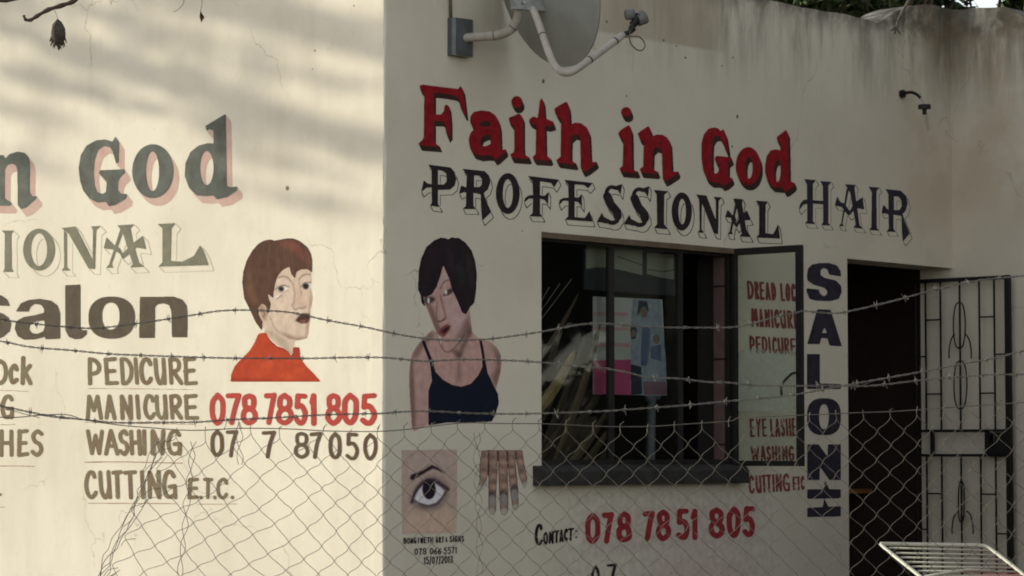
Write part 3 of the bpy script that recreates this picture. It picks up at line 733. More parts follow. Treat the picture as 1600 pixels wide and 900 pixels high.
letters('black western', [('HAIR', HAIR)], onR, M_BLK2, .0004, .34, .45, outline=(4.4,7.6), ol_mat=M_OUT, ol_w=.85)
# --- vertical "SALON" and the sideways letter under it
f = Blk(1100, 360, 4.09); h3 = Blk(1100, 570, 3.6)
SAL = f([('p',[(658,292),(664,245),(690,218),(740,208),(800,208),(850,223),(873,260),(876,294),(800,282),(790,250),(765,239),(745,255),(745,285),(770,303),(840,318),(876,353),(881,395),(862,437),(812,451),(720,450),(675,437),(655,392),(655,370),(735,378),(742,405),(765,421),(785,410),(788,387),(770,367),(700,347),(663,322)]),
('p',[(724,504),(810,507),(882,741),(803,736),(789,690),(750,688),(740,726),(660,726)]),('-p',[(770,620),(786,656),(754,656)])])
SAL += [('p',[(1261,553),(1281,553),(1281,599),(1314,600),(1314,608),(1261,608)])]
SAL += h3([('e',675,292,95,104,2.7),('-e',675,292,27,70,2.4),('p',[(580,447),(645,447),(696,518),(697,447),(770,447),(770,648),(705,648),(652,572),(650,648),(580,648)]),
('p',[(580,700),(672,700),(682,650),(705,700),(770,700),(770,752),(580,753)]),('p',[(580,805),(668,800),(677,752),(700,798),(770,795),(770,853),(580,857)])])
letters('bold black upright', [('SALON downwards', SAL)], onR, M_BLK2, .0004, .36, .6)
# --- red price-list words behind and below the casement
f = Blk(1100, 360, 4.09)
RL = [('Dread', f(word('DREAD', [(275,318),(322,352),(355,388),(390,425),(428,462)], 322, 440, 15, .06, -.06))), ('Lock', f(word('LOCK', [(488,518),(520,552),(556,588),(592,630)], 335, 453, 15, .06, -.06))),
 ('Manicure', f(word('MANICURE', [(300,348),(350,382),(386,424),(424,448),(448,482),(486,524),(530,568),(574,605)], 497, 616, 15, .06, -.06))),
 ('Pedicure', f(word('PEDICURE', [(290,326),(330,364),(368,406),(408,430),(434,468),(472,508),(512,548),(552,586)], 672, 780, 14, .06, -.06)))]
f = Blk(1100, 570, 3.6)
RL += [('Eye', f(word('EYE', [(258,286),(290,322),(326,354)], 303, 408, 12, -.02, -.05))), ('Lashes', f(word('LASHES', [(372,394),(398,428),(430,456),(460,490),(494,516),(520,545)], 301, 406, 12, -.02, -.05))),
 ('Washing', f(word('WASHING', [(263,312),(316,348),(350,378),(382,412),(412,436),(438,472),(474,508)], 455, 540, 12, .0, -.05))),
 ('Cutting', f(word('CUTTING', [(250,284),(290,324),(325,352),(352,380),(380,402),(402,440),(442,484)], 622, 725, 13, -.06, -.05))), ('etc', f(word('ETC', [(498,520),(522,542),(544,566)], 628, 708, 11, -.06, -.05)))]
letters('thin red brush', RL, onR, M_REDS, .0004, .3, .3)
# --- contact line
f = Blk(820, 760, 3.636)
CT = f(word('C', [(57,102)], 212, 338, 17)+word('ONTACT:', [(104,134),(136,166),(164,198),(196,222),(222,246),(244,280),(284,300)], 258, 332, 12, -.16))
letters('small black', [('Contact', CT)], onR, M_BLK, .0004, .3, .3)
NB = [(t, f(word(t, x, y, y+178, 31, -.042))) for t, x, y in (('078', [(342,432),(438,508),(522,606)], 150), ('7851', [(668,740),(746,830),(858,938),(940,986)], 136), ('805', [(1046,1134),(1146,1228),(1238,1310)], 120))]
letters('dark red number', NB, onR, M_REDN, .0010, .34, .5)
letters('black number', [('07', f(word('07', [(376,428),(465,522)], 447, 620, 16, -.1)))], onR, M_BLK, .0004, .34, .4)
# --- sign-writer's signature
f = Blk(600, 680, 4.09)
SG = [('Bongiweth', f(word('BONGIWETH', seq(124, [20]*9, 1.5), 655, 695, 7, -.03))), ('Art and Signs', f(word('ART', seq(330, [17]*3, 2), 648, 688, 7)+word('&', [(392,406)], 652, 684, 7)+word('SIGNS', seq(418, [20,8,20,20,18], 2), 642, 684, 7, -.02))),
 ('078 066 5571', f(word('078', seq(194, [24]*3, 3), 722, 765, 7, -.03)+word('066', seq(292, [24]*3, 2), 720, 762, 7)+word('5571', seq(382, [22,22,20,12], 3), 715, 760, 7, -.04))), ('15/07/2013', f(word('15/07/2013', seq(254, [12,20,14,20,20,12,20,20,12,20], 2), 776, 825, 7, -.04)))]
letters('small scribbled', SG, onR, M_BLK, .0004, .25, .25)

# --- sunlit wall lettering
M_GREEN = mat('faded_green_black_paint', alb((110, 117, 101), LW), .7, .1, 12, rgb2=alb((88, 83, 71), LW))
M_PINK = mat('faded_pink_shade_paint', alb((206,168,146), LW), .8, .08, 14, rgb2=alb((214,186,160), LW))
M_OLIVE = mat('faded_olive_paint', alb((142,138,110), LW), .75, .12, 14, rgb2=alb((118,114,90), LW))
M_OLINE = mat('faded_olive_line_paint', alb((168,160,132), LW), .8, .1, 14)
M_BRN = mat('faded_brown_black_paint', alb((100,88,66), LW), .7, .1, 14, rgb2=alb((82,70,54), LW))
M_LREDN = mat('faded_red_number_paint', alb((184,62,48), LW), .6, .1, 16)
M_LBRN = mat('umber_number_paint', alb((98,86,58), LW), .6, .1, 10, rgb2=alb((96,60,44), LW))
M_LIST = mat('olive_brush_paint', alb((132,124,88), LW), .7, .1, 9, rgb2=alb((124,96,72), LW))
M_RULE = mat('thin_brown_rule_paint', alb((164,132,98), LW), .8, .15, 14)
f = Blk(0, 150, 4.0)
GOD = f([
('p',[(-60,390),(-20,372),(20,368),(32,392),(60,362),(110,347),(152,354),(177,380),(187,420),(184,600),(202,627),(230,625),(226,642),(165,697),(130,707),(110,680),(108,462),(98,432),(75,422),(45,432),(30,460),(30,640),(72,667),(65,687),(-60,687)]),
('p',[(720,253),(744,290),(742,415),(725,422),(705,350),(690,322),(650,312),(612,340),(592,400),(584,480),(592,560),(607,600),(640,612),(662,600),(667,535),(640,507),(616,480),(625,464),(777,457),(782,480),(752,507),(737,540),(737,590),(757,610),(794,612),(787,642),(720,682),(680,690),(663,662),(610,667),(560,642),(520,592),(500,530),(491,450),(504,370),(540,310),(600,277),(660,271),(703,285)]),
('e',955,470,129,169),('-e',953,470,41,124),
('p',[(1283,187),(1410,111),(1417,560),(1440,570),(1482,565),(1480,592),(1420,632),(1355,647),(1335,622),(1290,627),(1230,622),(1180,572),(1154,500),(1159,420),(1190,350),(1240,310),(1300,294),(1335,297),(1335,217),(1310,207),(1290,217)]),('-e',1292,450,42,106)])
letters('large faded green', [('in', GOD[:1]), ('God', GOD[1:])], onL, M_GREEN, .0006, .4, .7, shadow=(9.0,12.0), sh_mat=M_PINK)
f = Blk(0, 330, 4.0)
SION = f([
('p',[(8,120),(87,120),(70,142),(72,355),(84,379),(18,379),(28,360),(30,142)]),('e',243,240,99,131),('-e',243,240,51,102),
('p',[(383,105),(472,95),(592,330),(592,362),(553,359),(430,142)]),('p',[(398,118),(417,140),(417,350),(442,371),(383,371),(400,350)]),('p',[(568,95),(632,91),(600,117),(592,360),(578,340),(580,117)]),
('p',[(733,88),(840,81),(815,107),(832,200),(867,320),(902,347),(813,352),(830,330),(765,130)]),('p',[(755,100),(772,120),(697,330),(707,352),(660,356),(680,335)]),
('p',[(665,163),(717,215),(748,230),(775,285),(715,242),(648,232)]),('p',[(828,202),(892,153),(912,237),(852,227),(802,272),(765,300),(742,250),(768,262)]),
('p',[(983,80),(1097,74),(1070,107),(1065,310),(1140,315),(1210,280),(1250,213),(1277,260),(1302,337),(988,347),(1015,320),(1015,107)])])
letters('faded olive western', [('PROFESSIONAL', SION)], onL, M_OLIVE, .0006, .36, .5, outline=(9.5,9.2), ol_mat=M_OLINE, ol_w=.7)
SALON = f([
('p',[(62,592),(-30,590),(-40,565),(-70,560),(-95,580),(-90,610),(-40,622),(20,640),(55,665),(70,705),(60,750),(20,785),(-30,805),(-100,805),(-150,790),(-180,720),(-90,715),(-75,745),(-50,755),(-25,740),(-25,715),(-60,700),(-130,680),(-170,640),(-175,590),(-150,550),(-100,525),(-40,518),(10,526),(45,552)]),
('p',[(98,628),(130,575),(180,554),(250,547),(320,559),(360,590),(376,640),(376,797),(285,801),(280,785),(220,801),(150,804),(110,781),(91,735),(100,688),(150,660),(220,649),(275,634),(275,610),(255,585),(215,579),(187,600),(180,628)]),('-p',[(276,682),(220,690),(187,710),(181,740),(202,762),(235,766),(270,750),(282,715)]),
('p',[(407,462),(501,458),(501,720),(511,745),(541,741),(541,770),(511,796),(470,801),(430,786),(407,740)]),
('e',697,665,145,132,2.35),('-e',692,655,55,84,2.3),
('p',[(874,535),(965,535),(1085,533),(1140,553),(1166,590),(1171,640),(1169,787),(1074,787),(1070,620),(1055,586),(1020,576),(985,581),(968,600),(966,792),(869,793)])])
letters('bold brown', [('Salon', SALON)], onL, M_BRN, .0006, .4, .7)
f = Blk(0, 530, 4.0); q = Blk(0, 675, 4.0)
LST = [('Pedicure', f(word('PEDICURE', [(545,632),(650,736),(748,832),(832,868),(868,952),(962,1036),(1050,1138),(1146,1230)], 112, 288, 25, 0, -.06))),
 ('Manicure', f(word('MANICURE', [(530,638),(648,724),(748,832),(838,884),(892,970),(970,1046),(1056,1138),(1150,1238)], 343, 506, 25, 0, -.06))),
 ('Washing', f(word('WASHING', [(538,652),(648,742),(736,808),(808,882),(880,920),(938,1032),(1040,1136)], 562, 728, 25, 0, -.03))),
 ('Lock', f(word('O', [(-45,48)], 125, 288, 25)+word('c', [(54,118)], 150, 282, 25)+word('k', [(122,202)], 104, 288, 25))), ('a last letter G', f(word('G', [(2,88)], 345, 500, 25))), ('Lashes', f(word('HES', [(-5,82),(106,180),(188,272)], 562, 735, 25))),
 ('Cutting', q(word('CUTTING', [(525,606),(618,694),(698,772),(772,860),(868,912),(920,1008),(1010,1104)], 238, 420, 25, 0, -.05))),
 ('E.T.C.', q(word('E.T.C.', [(1172,1242),(1252,1262),(1268,1332),(1338,1348),(1350,1426),(1446,1458)], 285, 422, 22))), ('a full stop', q(word('.', [(-2,8)], 360, 400, 18)))]
letters('olive brush', LST, onL, M_LIST, .0006, .36, .45)
RULES = f([('s',4,[(0,320),(90,322),(180,328)]),('s',4,[(0,535),(95,533)]),('s',5,[(0,793),(120,792),(215,796)]),('s',3.5,[(550,308),(900,310),(1210,315)]),('s',4,[(530,520),(900,527),(1220,533)]),('s',6,[(530,768),(800,767),(1140,775)])])
RULES += q([('s',5,[(550,445),(1100,448)]),('s',4,[(1225,452),(1480,450)]),('s',4,[(0,470),(30,470)])])
for k in RULES: paint('underline', draw(Ras(*bounds([k]), .36), [k]), onL, .0004, M_RULE, B, None, .3)
f = Blk(320, 520, 4.287)
letters('large faded red number', [(t, f(word(t, x, 402, 620, 35, .012))) for t, x in (('078', [(30,140),(140,242),(243,350)]), ('7851', [(394,482),(478,590),(595,688),(698,752)]), ('805', [(808,915),(915,1032),(1038,1152)]))], onL, M_LREDN, .0006, .4, .5)
letters('umber number', [(t, f(word(t, x, y, y+184, 25, .025))) for t, x, y in (('07', [(38,128),(138,224)], 648), ('7', [(380,477)], 656), ('87', [(598,696),(702,786)], 661), ('050', [(828,916),(942,1030),(1060,1155)], 666))], onL, M_LBRN, .0006, .36, .5)

# ------------------------------------------------------------------ murals
M_MURAL = mat_vcol('mural_paint')
f = Blk(820, 760, 3.636)
cv = Canvas(885, 765, 1210, 960, tuple(WALLALB*.96), 1.)
cv.lay(f([('p',[(330,130),(1320,90),(1325,330),(700,345),(690,370),(335,380)])])[0], alb((112,106,99),(119,116,107)), 4, .8)
cv.lay(f([('p',[(720,400),(900,375),(1270,365),(1290,600),(710,600)])])[0], alb((114,99,98),(117,113,106)), 12, .4)
cv.mesh('paint_patch', [('p',[(888,770),(1208,768),(1208,955),(888,955)])], onR, .0004, M_MURAL, B, 'greyish and pinkish overpainted patches behind the telephone number')
def A1(c): return alb(c, LW)
def A2(c): return alb(c, RW)
# woman in the red collar, sunlit wall
b1 = Blk(320, 360, 5.293); b2 = Blk(320, 520, 4.287)
cv = Canvas(350, 365, 510, 605, A1((214,190,160)), .7)
L_ = lambda s, c, bl=1., op=1.: cv.lay(s, A1(c), bl, op)
hair1 = b1([('p',[(440,112),(490,84),(545,74),(572,84),(600,80),(690,64),(740,68),(785,88),(850,140),(876,190),(886,240),(888,355),(870,335),(850,322),(800,322),(758,342),(747,398),(715,362),(700,300),(670,312),(640,330),(600,382),(582,440),(570,510),(566,562),(520,522),(530,570),(546,605),(540,645),(522,662),(502,622),(470,605),(442,640),(447,700),(478,755),(472,832),(420,760),(370,650),(325,560),(309,430),(318,340),(345,250),(390,170)])])[0]
face1 = b1([('p',[(560,420),(700,280),(880,320),(882,420),(876,470),(890,545),(888,600),(870,660),(872,730),(860,800),(856,860),(832,898),(760,912),(660,885),(560,830),(470,800),(440,640),(520,560)])])[0]
neck1 = b2([('p',[(395,5),(430,28),(470,70),(530,105),(577,155),(596,95),(608,46),(692,36),(600,-60),(420,-80)])])[0]
L_(b2([('p',[(400,-20),(440,30),(520,95),(577,155),(560,60),(480,0)])])[0], (176,158,127), 2, .8)
L_(b2([('p',[(500,-10),(560,40),(640,50),(690,36),(690,20),(610,30),(540,0)])])[0], (158,131,104), 1.5, .8)
L_(b1([('c',10,[(545,720),(580,810),(640,860),(720,890),(800,905)])])[0], (151,118,93), 1, .7)
L_(b1([('p',[(560,430),(640,400),(720,470),(740,620),(700,700),(600,720),(550,640)])])[0], (222,196,166), 4, .8)
L_(b1([('p',[(760,420),(800,520),(860,610),(870,640),(760,640),(735,580)])])[0], (206,176,146), 2, .8)
L_(b1([('p',[(880,400),(890,560),(870,700),(858,850),(830,890),(840,780),(860,640)])])[0], (169,135,109), 1.5, .7)
L_(b1([('c',9,[(606,392),(650,380),(690,395),(716,425)])])[0], (74,50,38), .7, .9)
L_(b1([('c',9,[(778,410),(800,378),(840,362),(872,365)])])[0], (74,50,38), .7, .9)
L_(b1([('c',7,[(725,430),(742,520),(735,590),(725,625),(745,655)])])[0], (86,61,47), .7, .8)
L_(b1([('c',7,[(780,420),(790,470),(800,530)])])[0], (135,100,79), .7, .7)
L_(b1([('c',10,[(750,655),(785,640),(810,645),(835,630)])])[0], (86,60,47), .8, .8)
L_(b1([('p',[(585,488),(640,455),(690,468),(700,485),(650,510),(610,505)])])[0], (232,222,200), .6)
L_(b1([('c',9,[(583,490),(620,463),(660,456),(695,470)])])[0], (54,37,28), .6)
L_(b1([('e',632,484,26,22)])[0], (44,33,27), .6); L_(b1([('c',5,[(596,500),(650,512),(692,490)])])[0], (117,86,66), .6)
L_(b1([('p',[(800,465),(830,435),(880,430),(876,480),(830,488)])])[0], (232,222,200), .6)
L_(b1([('e',835,462,28,28)])[0], (41,30,25), .6); L_(b1([('c',8,[(796,468),(825,436),(880,430)])])[0], (54,37,28), .6)
L_(b1([('p',[(578,570),(590,545),(630,528),(610,550)])])[0], (240,236,220), .6); L_(b1([('c',8,[(590,566),(610,555),(634,535)])])[0], (86,64,47), .6)
L_(b1([('p',[(745,750),(775,705),(810,682),(840,684),(868,690),(870,735),(850,768),(800,772)])])[0], (84,47,37), .8)
L_(b1([('c',8,[(760,738),(810,722),(868,720)])])[0], (53,28,24), .6); L_(b1([('p',[(790,745),(840,740),(830,758),(800,760)])])[0], (135,86,70), .8)
L_(b1([('p',[(445,630),(475,608),(505,640),(520,690),(505,750),(480,740),(460,690)])])[0], (178,144,115), .8); L_(b1([('c',7,[(470,650),(495,680),(485,720)])])[0], (90,63,47), .7)
P1 = cv.mesh('portrait', [face1, neck1], onL, .0006, M_MURAL, B, 'painted portrait of a woman in a red collar on the sunlit wall')
cv.c[:] = A1((88,60,43))
for pts, c_ in (([(560,90),(600,120),(580,300),(560,420)], (84,58,42)), ([(640,90),(760,110),(840,180),(850,280),(760,200)], (124,68,54)), ([(600,100),(690,90),(800,120),(700,170)], (128,78,60)), ([(370,250),(400,450),(440,600),(400,620),(340,480)], (118,82,58)), ([(700,150),(720,330),(690,260)], (80,52,38)), ([(560,200),(520,420),(530,560),(470,520),(480,330)], (92,62,46))):
    L_(b1([('p', pts)])[0], c_, 3, .7)
for k in range(26):
    x = random.uniform(340, 850); y = random.uniform(90, 300)
    L_(b1([('c', 7, [(x, y), (x-(600-x)*.1, y+90), (x-(600-x)*.2, y+190)])])[0], random.choice(((76,52,38),(130,92,66),(116,70,54))), .8, .5)
cv.mesh('hair', [hair1], onL, .0012, M_MURAL, P1)
coll = b2([('p',[(355,12),(372,2),(412,0),(420,22),(440,50),(480,88),(530,104),(562,128),(576,160),(588,135),(590,100),(602,94),(634,98),(640,170),(680,225),(730,275),(778,328),(172,328),(176,280),(200,222),(250,170),(300,120),(335,62)])])[0]
cv.c[:] = A1((184,66,32))
L_(b2([('p',[(560,120),(580,160),(640,180),(640,90),(600,90)])])[0], (158,54,37), 1.2, .8); L_(b2([('c',8,[(415,12),(470,85),(560,130),(576,162)])])[0], (144,50,32), .8, .7)
L_(b2([('p',[(180,300),(420,310),(770,322),(770,330),(172,330)])])[0], (151,46,28), 1.2, .7)
for k in range(14):
    x = random.uniform(220, 700); y = random.uniform(150, 310); L_(b2([('e', x, y, random.uniform(30, 70), random.uniform(8, 25))])[0], random.choice(((212,84,42),(190,66,36))), 3, .6)
cv.mesh('collar', [coll], onL, .0012, M_MURAL, P1)

# woman in the black vest, shaded wall
c1 = Blk(620, 350, 5.296); c2 = Blk(620, 500, 4.735)
cv = Canvas(632, 365, 792, 685, A2((122,96,88)), .7)
L_ = lambda s, c, bl=1., op=1.: cv.lay(s, A2(c), bl, op)
neck2 = c2([('p',[(330,120),(470,60),(560,90),(600,135),(560,260),(330,260)])])[0]
face2 = c1([('p',[(385,300),(455,440),(500,590),(560,700),(602,690),(612,800),(626,905),(640,960),(560,960),(440,1000),(330,905),(295,815),(250,700),(205,590),(330,420)])])[0]
body2 = c2([('p',[(105,285),(118,240),(150,190),(190,145),(232,100),(272,70),(312,130),(330,205),(362,236),(400,226),(420,100),(545,0),(552,60),(560,100),(600,130),(650,145),(700,165),(748,210),(770,262),(775,320),(768,385),(735,508),(740,700),(700,740),(235,770),(165,805),(130,828),(112,800),(105,690),(98,600),(92,480),(92,390)])])[0]
skin_sh = (92,66,58)
L_(c2([('p',[(92,300),(120,280),(128,480),(140,800),(112,800),(96,560)])])[0], (60,44,40), 2.2, .8)
L_(c2([('p',[(215,330),(255,430),(235,520),(235,780),(205,780),(200,560)])])[0], (120,95,88), 3, .7)
L_(c2([('p',[(110,260),(180,150),(260,80),(280,110),(200,200),(140,290)])])[0], (74,57,50), 2.5, .8)
L_(c2([('p',[(700,170),(772,260),(772,380),(735,505),(700,430),(740,340),(720,240)])])[0], (63,47,41), 2.5, .8)
L_(c2([('p',[(545,0),(556,100),(520,170),(480,270),(440,290),(470,190),(520,110)])])[0], (64,47,43), 2, .8)
L_(c2([('p',[(400,220),(430,270),(480,290),(480,250),(440,215)])])[0], (60,41,38), 2, .7)
L_(c2([('p',[(450,300),(470,300),(478,430),(455,480),(440,430)])])[0], (66,47,43), 2.5, .7)
L_(c2([('p',[(290,330),(400,310),(440,420),(400,460),(330,420)])])[0], (120,93,84), 4, .7)
L_(c2([('p',[(500,330),(600,300),(620,380),(560,450),(490,460)])])[0], (120,93,84), 4, .7)
L_(c1([('p',[(200,600),(250,690),(300,820),(335,910),(380,1000),(360,860),(300,700),(262,640)])])[0], (69,51,46), 2, .8)
L_(c1([('p',[(400,640),(500,620),(560,720),(590,740),(540,860),(470,940),(460,800),(420,740)])])[0], (124,102,99), 4, .8)
L_(c1([('p',[(620,900),(600,740),(560,800),(520,900),(470,960),(560,960)])])[0], (66,48,44), 2.5, .7)
L_(c2([('c',9,[(312,150),(335,205),(365,236),(405,226),(450,180),(500,110)])])[0], (50,34,33), 1, .8)
L_(c1([('p',[(385,350),(440,460),(380,520),(340,540),(360,440)])])[0], (122,104,99), 2, .8)
L_(c1([('c',10,[(360,535),(385,485),(420,465),(450,462)])])[0], (44,33,30), .7, .9)
L_(c1([('p',[(378,600),(400,552),(450,528),(470,560),(430,590)])])[0], (43,28,28), 1, .95)
L_(c1([('e',406,563,9,20)])[0], (171,158,151), .6); L_(c1([('p',[(378,604),(430,600),(470,570),(440,605),(390,612)])])[0], (135,113,108), .8, .8)
L_(c1([('p',[(225,600),(300,600),(325,625),(290,655),(240,665)])])[0], (33,23,23), 1.2, .95); L_(c1([('e',262,633,9,22)])[0], (176,163,154), .6)
L_(c1([('c',10,[(360,590),(380,680),(400,740),(402,780),(375,800)])])[0], (60,43,38), 1, .8); L_(c1([('c',9,[(335,640),(328,740),(335,800),(360,812)])])[0], (66,47,41), 1, .8)
L_(c1([('p',[(340,690),(365,690),(380,780),(350,790)])])[0], (126,102,95), 1.5, .7); L_(c1([('c',10,[(345,806),(372,802),(398,780)])])[0], (37,24,23), .7, .9)
L_(c2([('p',[(308,88),(325,60),(350,42),(385,22),(402,42),(388,82),(352,126),(322,108)])])[0], (82,42,42), .8); L_(c2([('p',[(330,88),(360,60),(388,45),(380,72),(350,100)])])[0], (27,14,15), .8)
L_(c2([('c',6,[(375,30),(395,35)])])[0], (153,126,117), .8, .7); L_(c2([('e',372,152,16,9)])[0], (38,24,24), 1.2, .8)
P2 = cv.mesh('portrait', [face2, neck2, body2], onR, .0006, M_MURAL, B, 'painted portrait of a woman in a black vest beside the window')
hair2 = c1([('p',[(310,135),(365,112),(400,116),(425,128),(450,112),(512,114),(570,155),(620,220),(650,310),(663,420),(656,560),(641,655),(605,690),(572,750),(540,730),(512,660),(482,590),(455,540),(438,460),(410,400),(385,338),(360,430),(330,520),(290,582),(240,605),(218,600),(238,690),(205,650),(198,590),(177,545),(180,400),(200,290),(245,190)])])[0]
cv.c[:] = A2((24,18,20))
for pts, c_ in (([(420,130),(440,150),(470,300),(455,440),(420,320)], (34,24,30)), ([(230,250),(300,170),(340,200),(260,420),(220,540)], (30,20,24)), ([(480,330),(540,300),(570,480),(540,560)], (26,28,28)), ([(560,200),(620,300),(640,460),(610,560)], (34,28,28))):
    L_(c1([('p', pts)])[0], c_, 4, .8)
cv.mesh('hair', [hair2], onR, .0012, M_MURAL, P2)
vest = c2([('p',[(184,156),(206,150),(232,220),(262,292),(286,382),(340,440),(410,480),(480,493),(550,470),(602,410),(634,345),(630,260),(610,152),(626,143),(640,200),(652,282),(672,390),(720,490),(750,550),(755,620),(728,700),(703,752),(560,757),(380,757),(234,780),(235,520),(260,450),(246,320)])])[0]
cv.c[:] = A2((14,16,24)); L_(c2([('c',9,[(205,150),(262,292),(286,382),(340,440),(410,480),(480,492),(550,470),(602,410),(634,345),(612,150)])])[0], (41,15,17), 1, .7)
cv.mesh('vest', [vest], onR, .0012, M_MURAL, P2)

# the eye
d1 = Blk(600, 680, 4.09)
cv = Canvas(625, 700, 716, 836, A2((119,103,92)), .6)
L_ = lambda s, c, bl=1., op=1.: cv.lay(s, A2(c), bl, op)
L_(d1([('p',[(110,90),(470,90),(470,250),(110,220)])])[0], (120,104,96), 6, .8); L_(d1([('p',[(110,480),(470,480),(470,640),(110,640)])])[0], (132,112,96), 6, .9)
L_(d1([('p',[(175,430),(200,340),(270,270),(330,260),(410,320),(400,400),(340,470),(240,480)])])[0], (66,52,54), 4, .85)
L_(d1([('p',[(186,412),(212,360),(258,312),(320,305),(365,335),(385,358),(370,392),(332,430),(282,446),(232,434)])])[0], (150,140,140), .8)
L_(d1([('e',288,345,44,66)])[0], (22,16,22), .7)
L_(d1([('c',20,[(178,430),(205,355),(255,298),(320,288),(372,320),(412,345)])])[0], (36,26,32), .9); L_(d1([('c',9,[(190,415),(235,438),(290,452),(345,432),(385,380),(410,345)])])[0], (52,40,44), .8)
L_(d1([('p',[(163,275),(172,252),(245,225),(306,188),(345,204),(400,252),(345,226),(312,214),(250,250),(180,290)])])[0], (34,22,24), .6)
cv.mesh('painted_eye', d1([('p',[(112,96),(466,92),(468,380),(464,624),(300,628),(116,632),(113,400)])]), onR, .0006, M_MURAL, B, 'painted open eye with arched brow on a skin toned panel')
# the hand
cv = Canvas(742, 698, 828, 808, A2((99,79,69)), .5)
L_ = lambda s, c, bl=1., op=1.: cv.lay(s, A2(c), bl, op)
fing = [('p',[(624,98),(668,95),(666,240),(655,290),(622,345),(600,355),(592,340),(610,300),(612,180)]),('p',[(668,95),(724,95),(724,240),(716,380),(716,480),(705,508),(680,508),(668,480),(668,300)]),
 ('p',[(728,95),(784,95),(790,260),(795,400),(792,490),(775,514),(752,508),(742,470),(735,330)]),('p',[(786,95),(838,95),(845,220),(858,350),(860,460),(845,484),(822,470),(812,400),(796,250)]),('p',[(840,95),(884,95),(896,180),(915,270),(912,320),(895,345),(882,310),(862,260),(850,180)])]
for q_ in fing:
    P = q_[1]; xs_ = [p[0] for p in P]; x0, x1 = min(xs_), max(xs_)
    L_(d1([('c',9,P+[P[0]])])[0], (38,27,26), .7, .95)
for (x, y) in ((640,130),(636,220),(690,140),(700,230),(695,300),(750,200),(765,290),(760,140),(815,140),(820,260),(812,200),(870,140),(880,230)):
    L_(d1([('e', x, y, 22, 14)])[0], (84,62,56), 1.2, .8); L_(d1([('e', x+4, y+34, 18, 16)])[0], (126,98,82), 1.5, .7)
for (x, y) in ((692,375),(764,370),(832,335)): L_(d1([('e', x, y, 26, 22)])[0], (50,38,38), 1.4, .9)
for (x, y) in ((693,420),(766,415),(834,385)): L_(d1([('e', x, y, 20, 40)])[0], (98,92,86), .8, .95)
for (x, y) in ((690,486),(768,488),(840,462),(606,338),(898,322)): L_(d1([('e', x, y, 20, 22)])[0], (118,112,100), .8, .9)
cv.mesh('painted_hand', d1(fing), onR, .0006, M_MURAL, B, 'painted hand with five fingers pointing down and pale nails')
# ------------------------------------------------------------------ things seen inside the window and door, and solid stand-ins for reflections
def onIn(y): return lambda px, py, off=0.: onplane(px, py, (0, y, 0), (0, -1, 0), off)
def flat(name, pts, y, th, material, parent=None, label=None):
    P = onIn(y); m = MB(); v = [P(*p) for p in pts]
    m.prism([(p.x, p.z) for p in v], [], lambda x, z, d: (x, y+d, z), th)
    return m.build(name, material, parent, label)
pan_pale = mat('pale_panel', (.34, .325, .28), .5, .15, 5); pan_dark = mat('dark_blue_panel', (.035, .036, .05), .45, .2, 6)
pm = flat('two_tone_panel', [(913,370),(1056,378),(1056,462),(913,452)], .135, .015, pan_dark)  # flat dark panel, a pale area is drawn on it
tag(pm, 'flat panel, pale above a dark wavy lower half, high behind the glass', 'picture')
P = onIn(.1343)
r = draw(Ras(905, 365, 1060, 470, .5), [('p',[(916,374),(1004,378),(1004,430),(975,423),(950,418),(930,418),(916,420)]),('p',[(1011,395),(1053,398),(1053,437),(1030,433),(1011,428)]),('p',[(1004,383),(1053,386),(1053,392),(1004,390)])])
paint('pale_area', r, P, .0, pan_pale, pm)
r = draw(Ras(960, 390, 1060, 430, .4), [('c',1.4,[(965,401),(980,406),(1003,414)]),('c',1.2,[(1012,421),(1035,424),(1053,422)])])
paint('dark_line', r, P, .002, pan_dark, pm)
# poster
W1 = mat('poster_white', (.50, .465, .47), .5, .08); PK = mat('poster_pink', (.50, .07, .20), .5, .12); PP = mat('poster_pale_pink', (.55, .30, .34), .5, .1)
BL = mat('poster_blue', (.11, .14, .26), .5, .3, 30); BLD = mat('poster_dark_blue', (.03, .035, .06), .5, .3, 30); SKN = mat('poster_skin', (.22, .14, .12), .5, .2, 30); GRB = mat('poster_grey_blue', (.22, .25, .36), .5, .25, 25, rgb2=(.38, .40, .48))
po = flat('poster', [(927,463),(1035,468),(1042,618),(927,616)], .115, .004, W1)
tag(po, 'pink and white hair poster with women in blue behind the window', 'poster')
b = Blk(900, 440, 4.5); P = onIn(.1143)
def pl(name, shapes, m_, off=.0):
    for k in shapes: paint(name, draw(Ras(900, 440, 1060, 640, .5), b([k])), P, off, m_, po)
pl('pink_band', [('p',[(122,212),(365,216),(365,242),(122,238)]),('p',[(122,318),(372,322),(372,346),(122,344)]),('p',[(122,430),(378,434),(378,460),(122,456)])], PP)
pl('pink_panel', [('p',[(122,555),(385,548),(385,798),(122,790)])], PK)
pl('blue_panel', [('p',[(400,118),(590,130),(632,540),(640,800),(390,798),(386,420),(382,330)])], GRB)
pl('dress', [('p',[(465,320),(520,325),(520,450),(500,590),(455,590),(460,430)]),('p',[(520,460),(600,440),(600,560),(525,540)])], BL, .0008)
pl('dark_shade', [('p',[(386,580),(460,600),(465,790),(388,798)]),('p',[(380,330),(410,300),(430,340),(420,400),(390,410)]),('p',[(440,130),(500,140),(515,215),(470,180),(430,250)])], BLD, .0008)
pl('face', [('e',478,215,26,40),('e',405,365,18,26),('e',565,405,24,34)], SKN, .0012)
pl('pink_foot', [('p',[(470,700),(630,705),(642,795),(480,795)])], mat('poster_mauve', (.24,.12,.17), .5, .2), .0010)
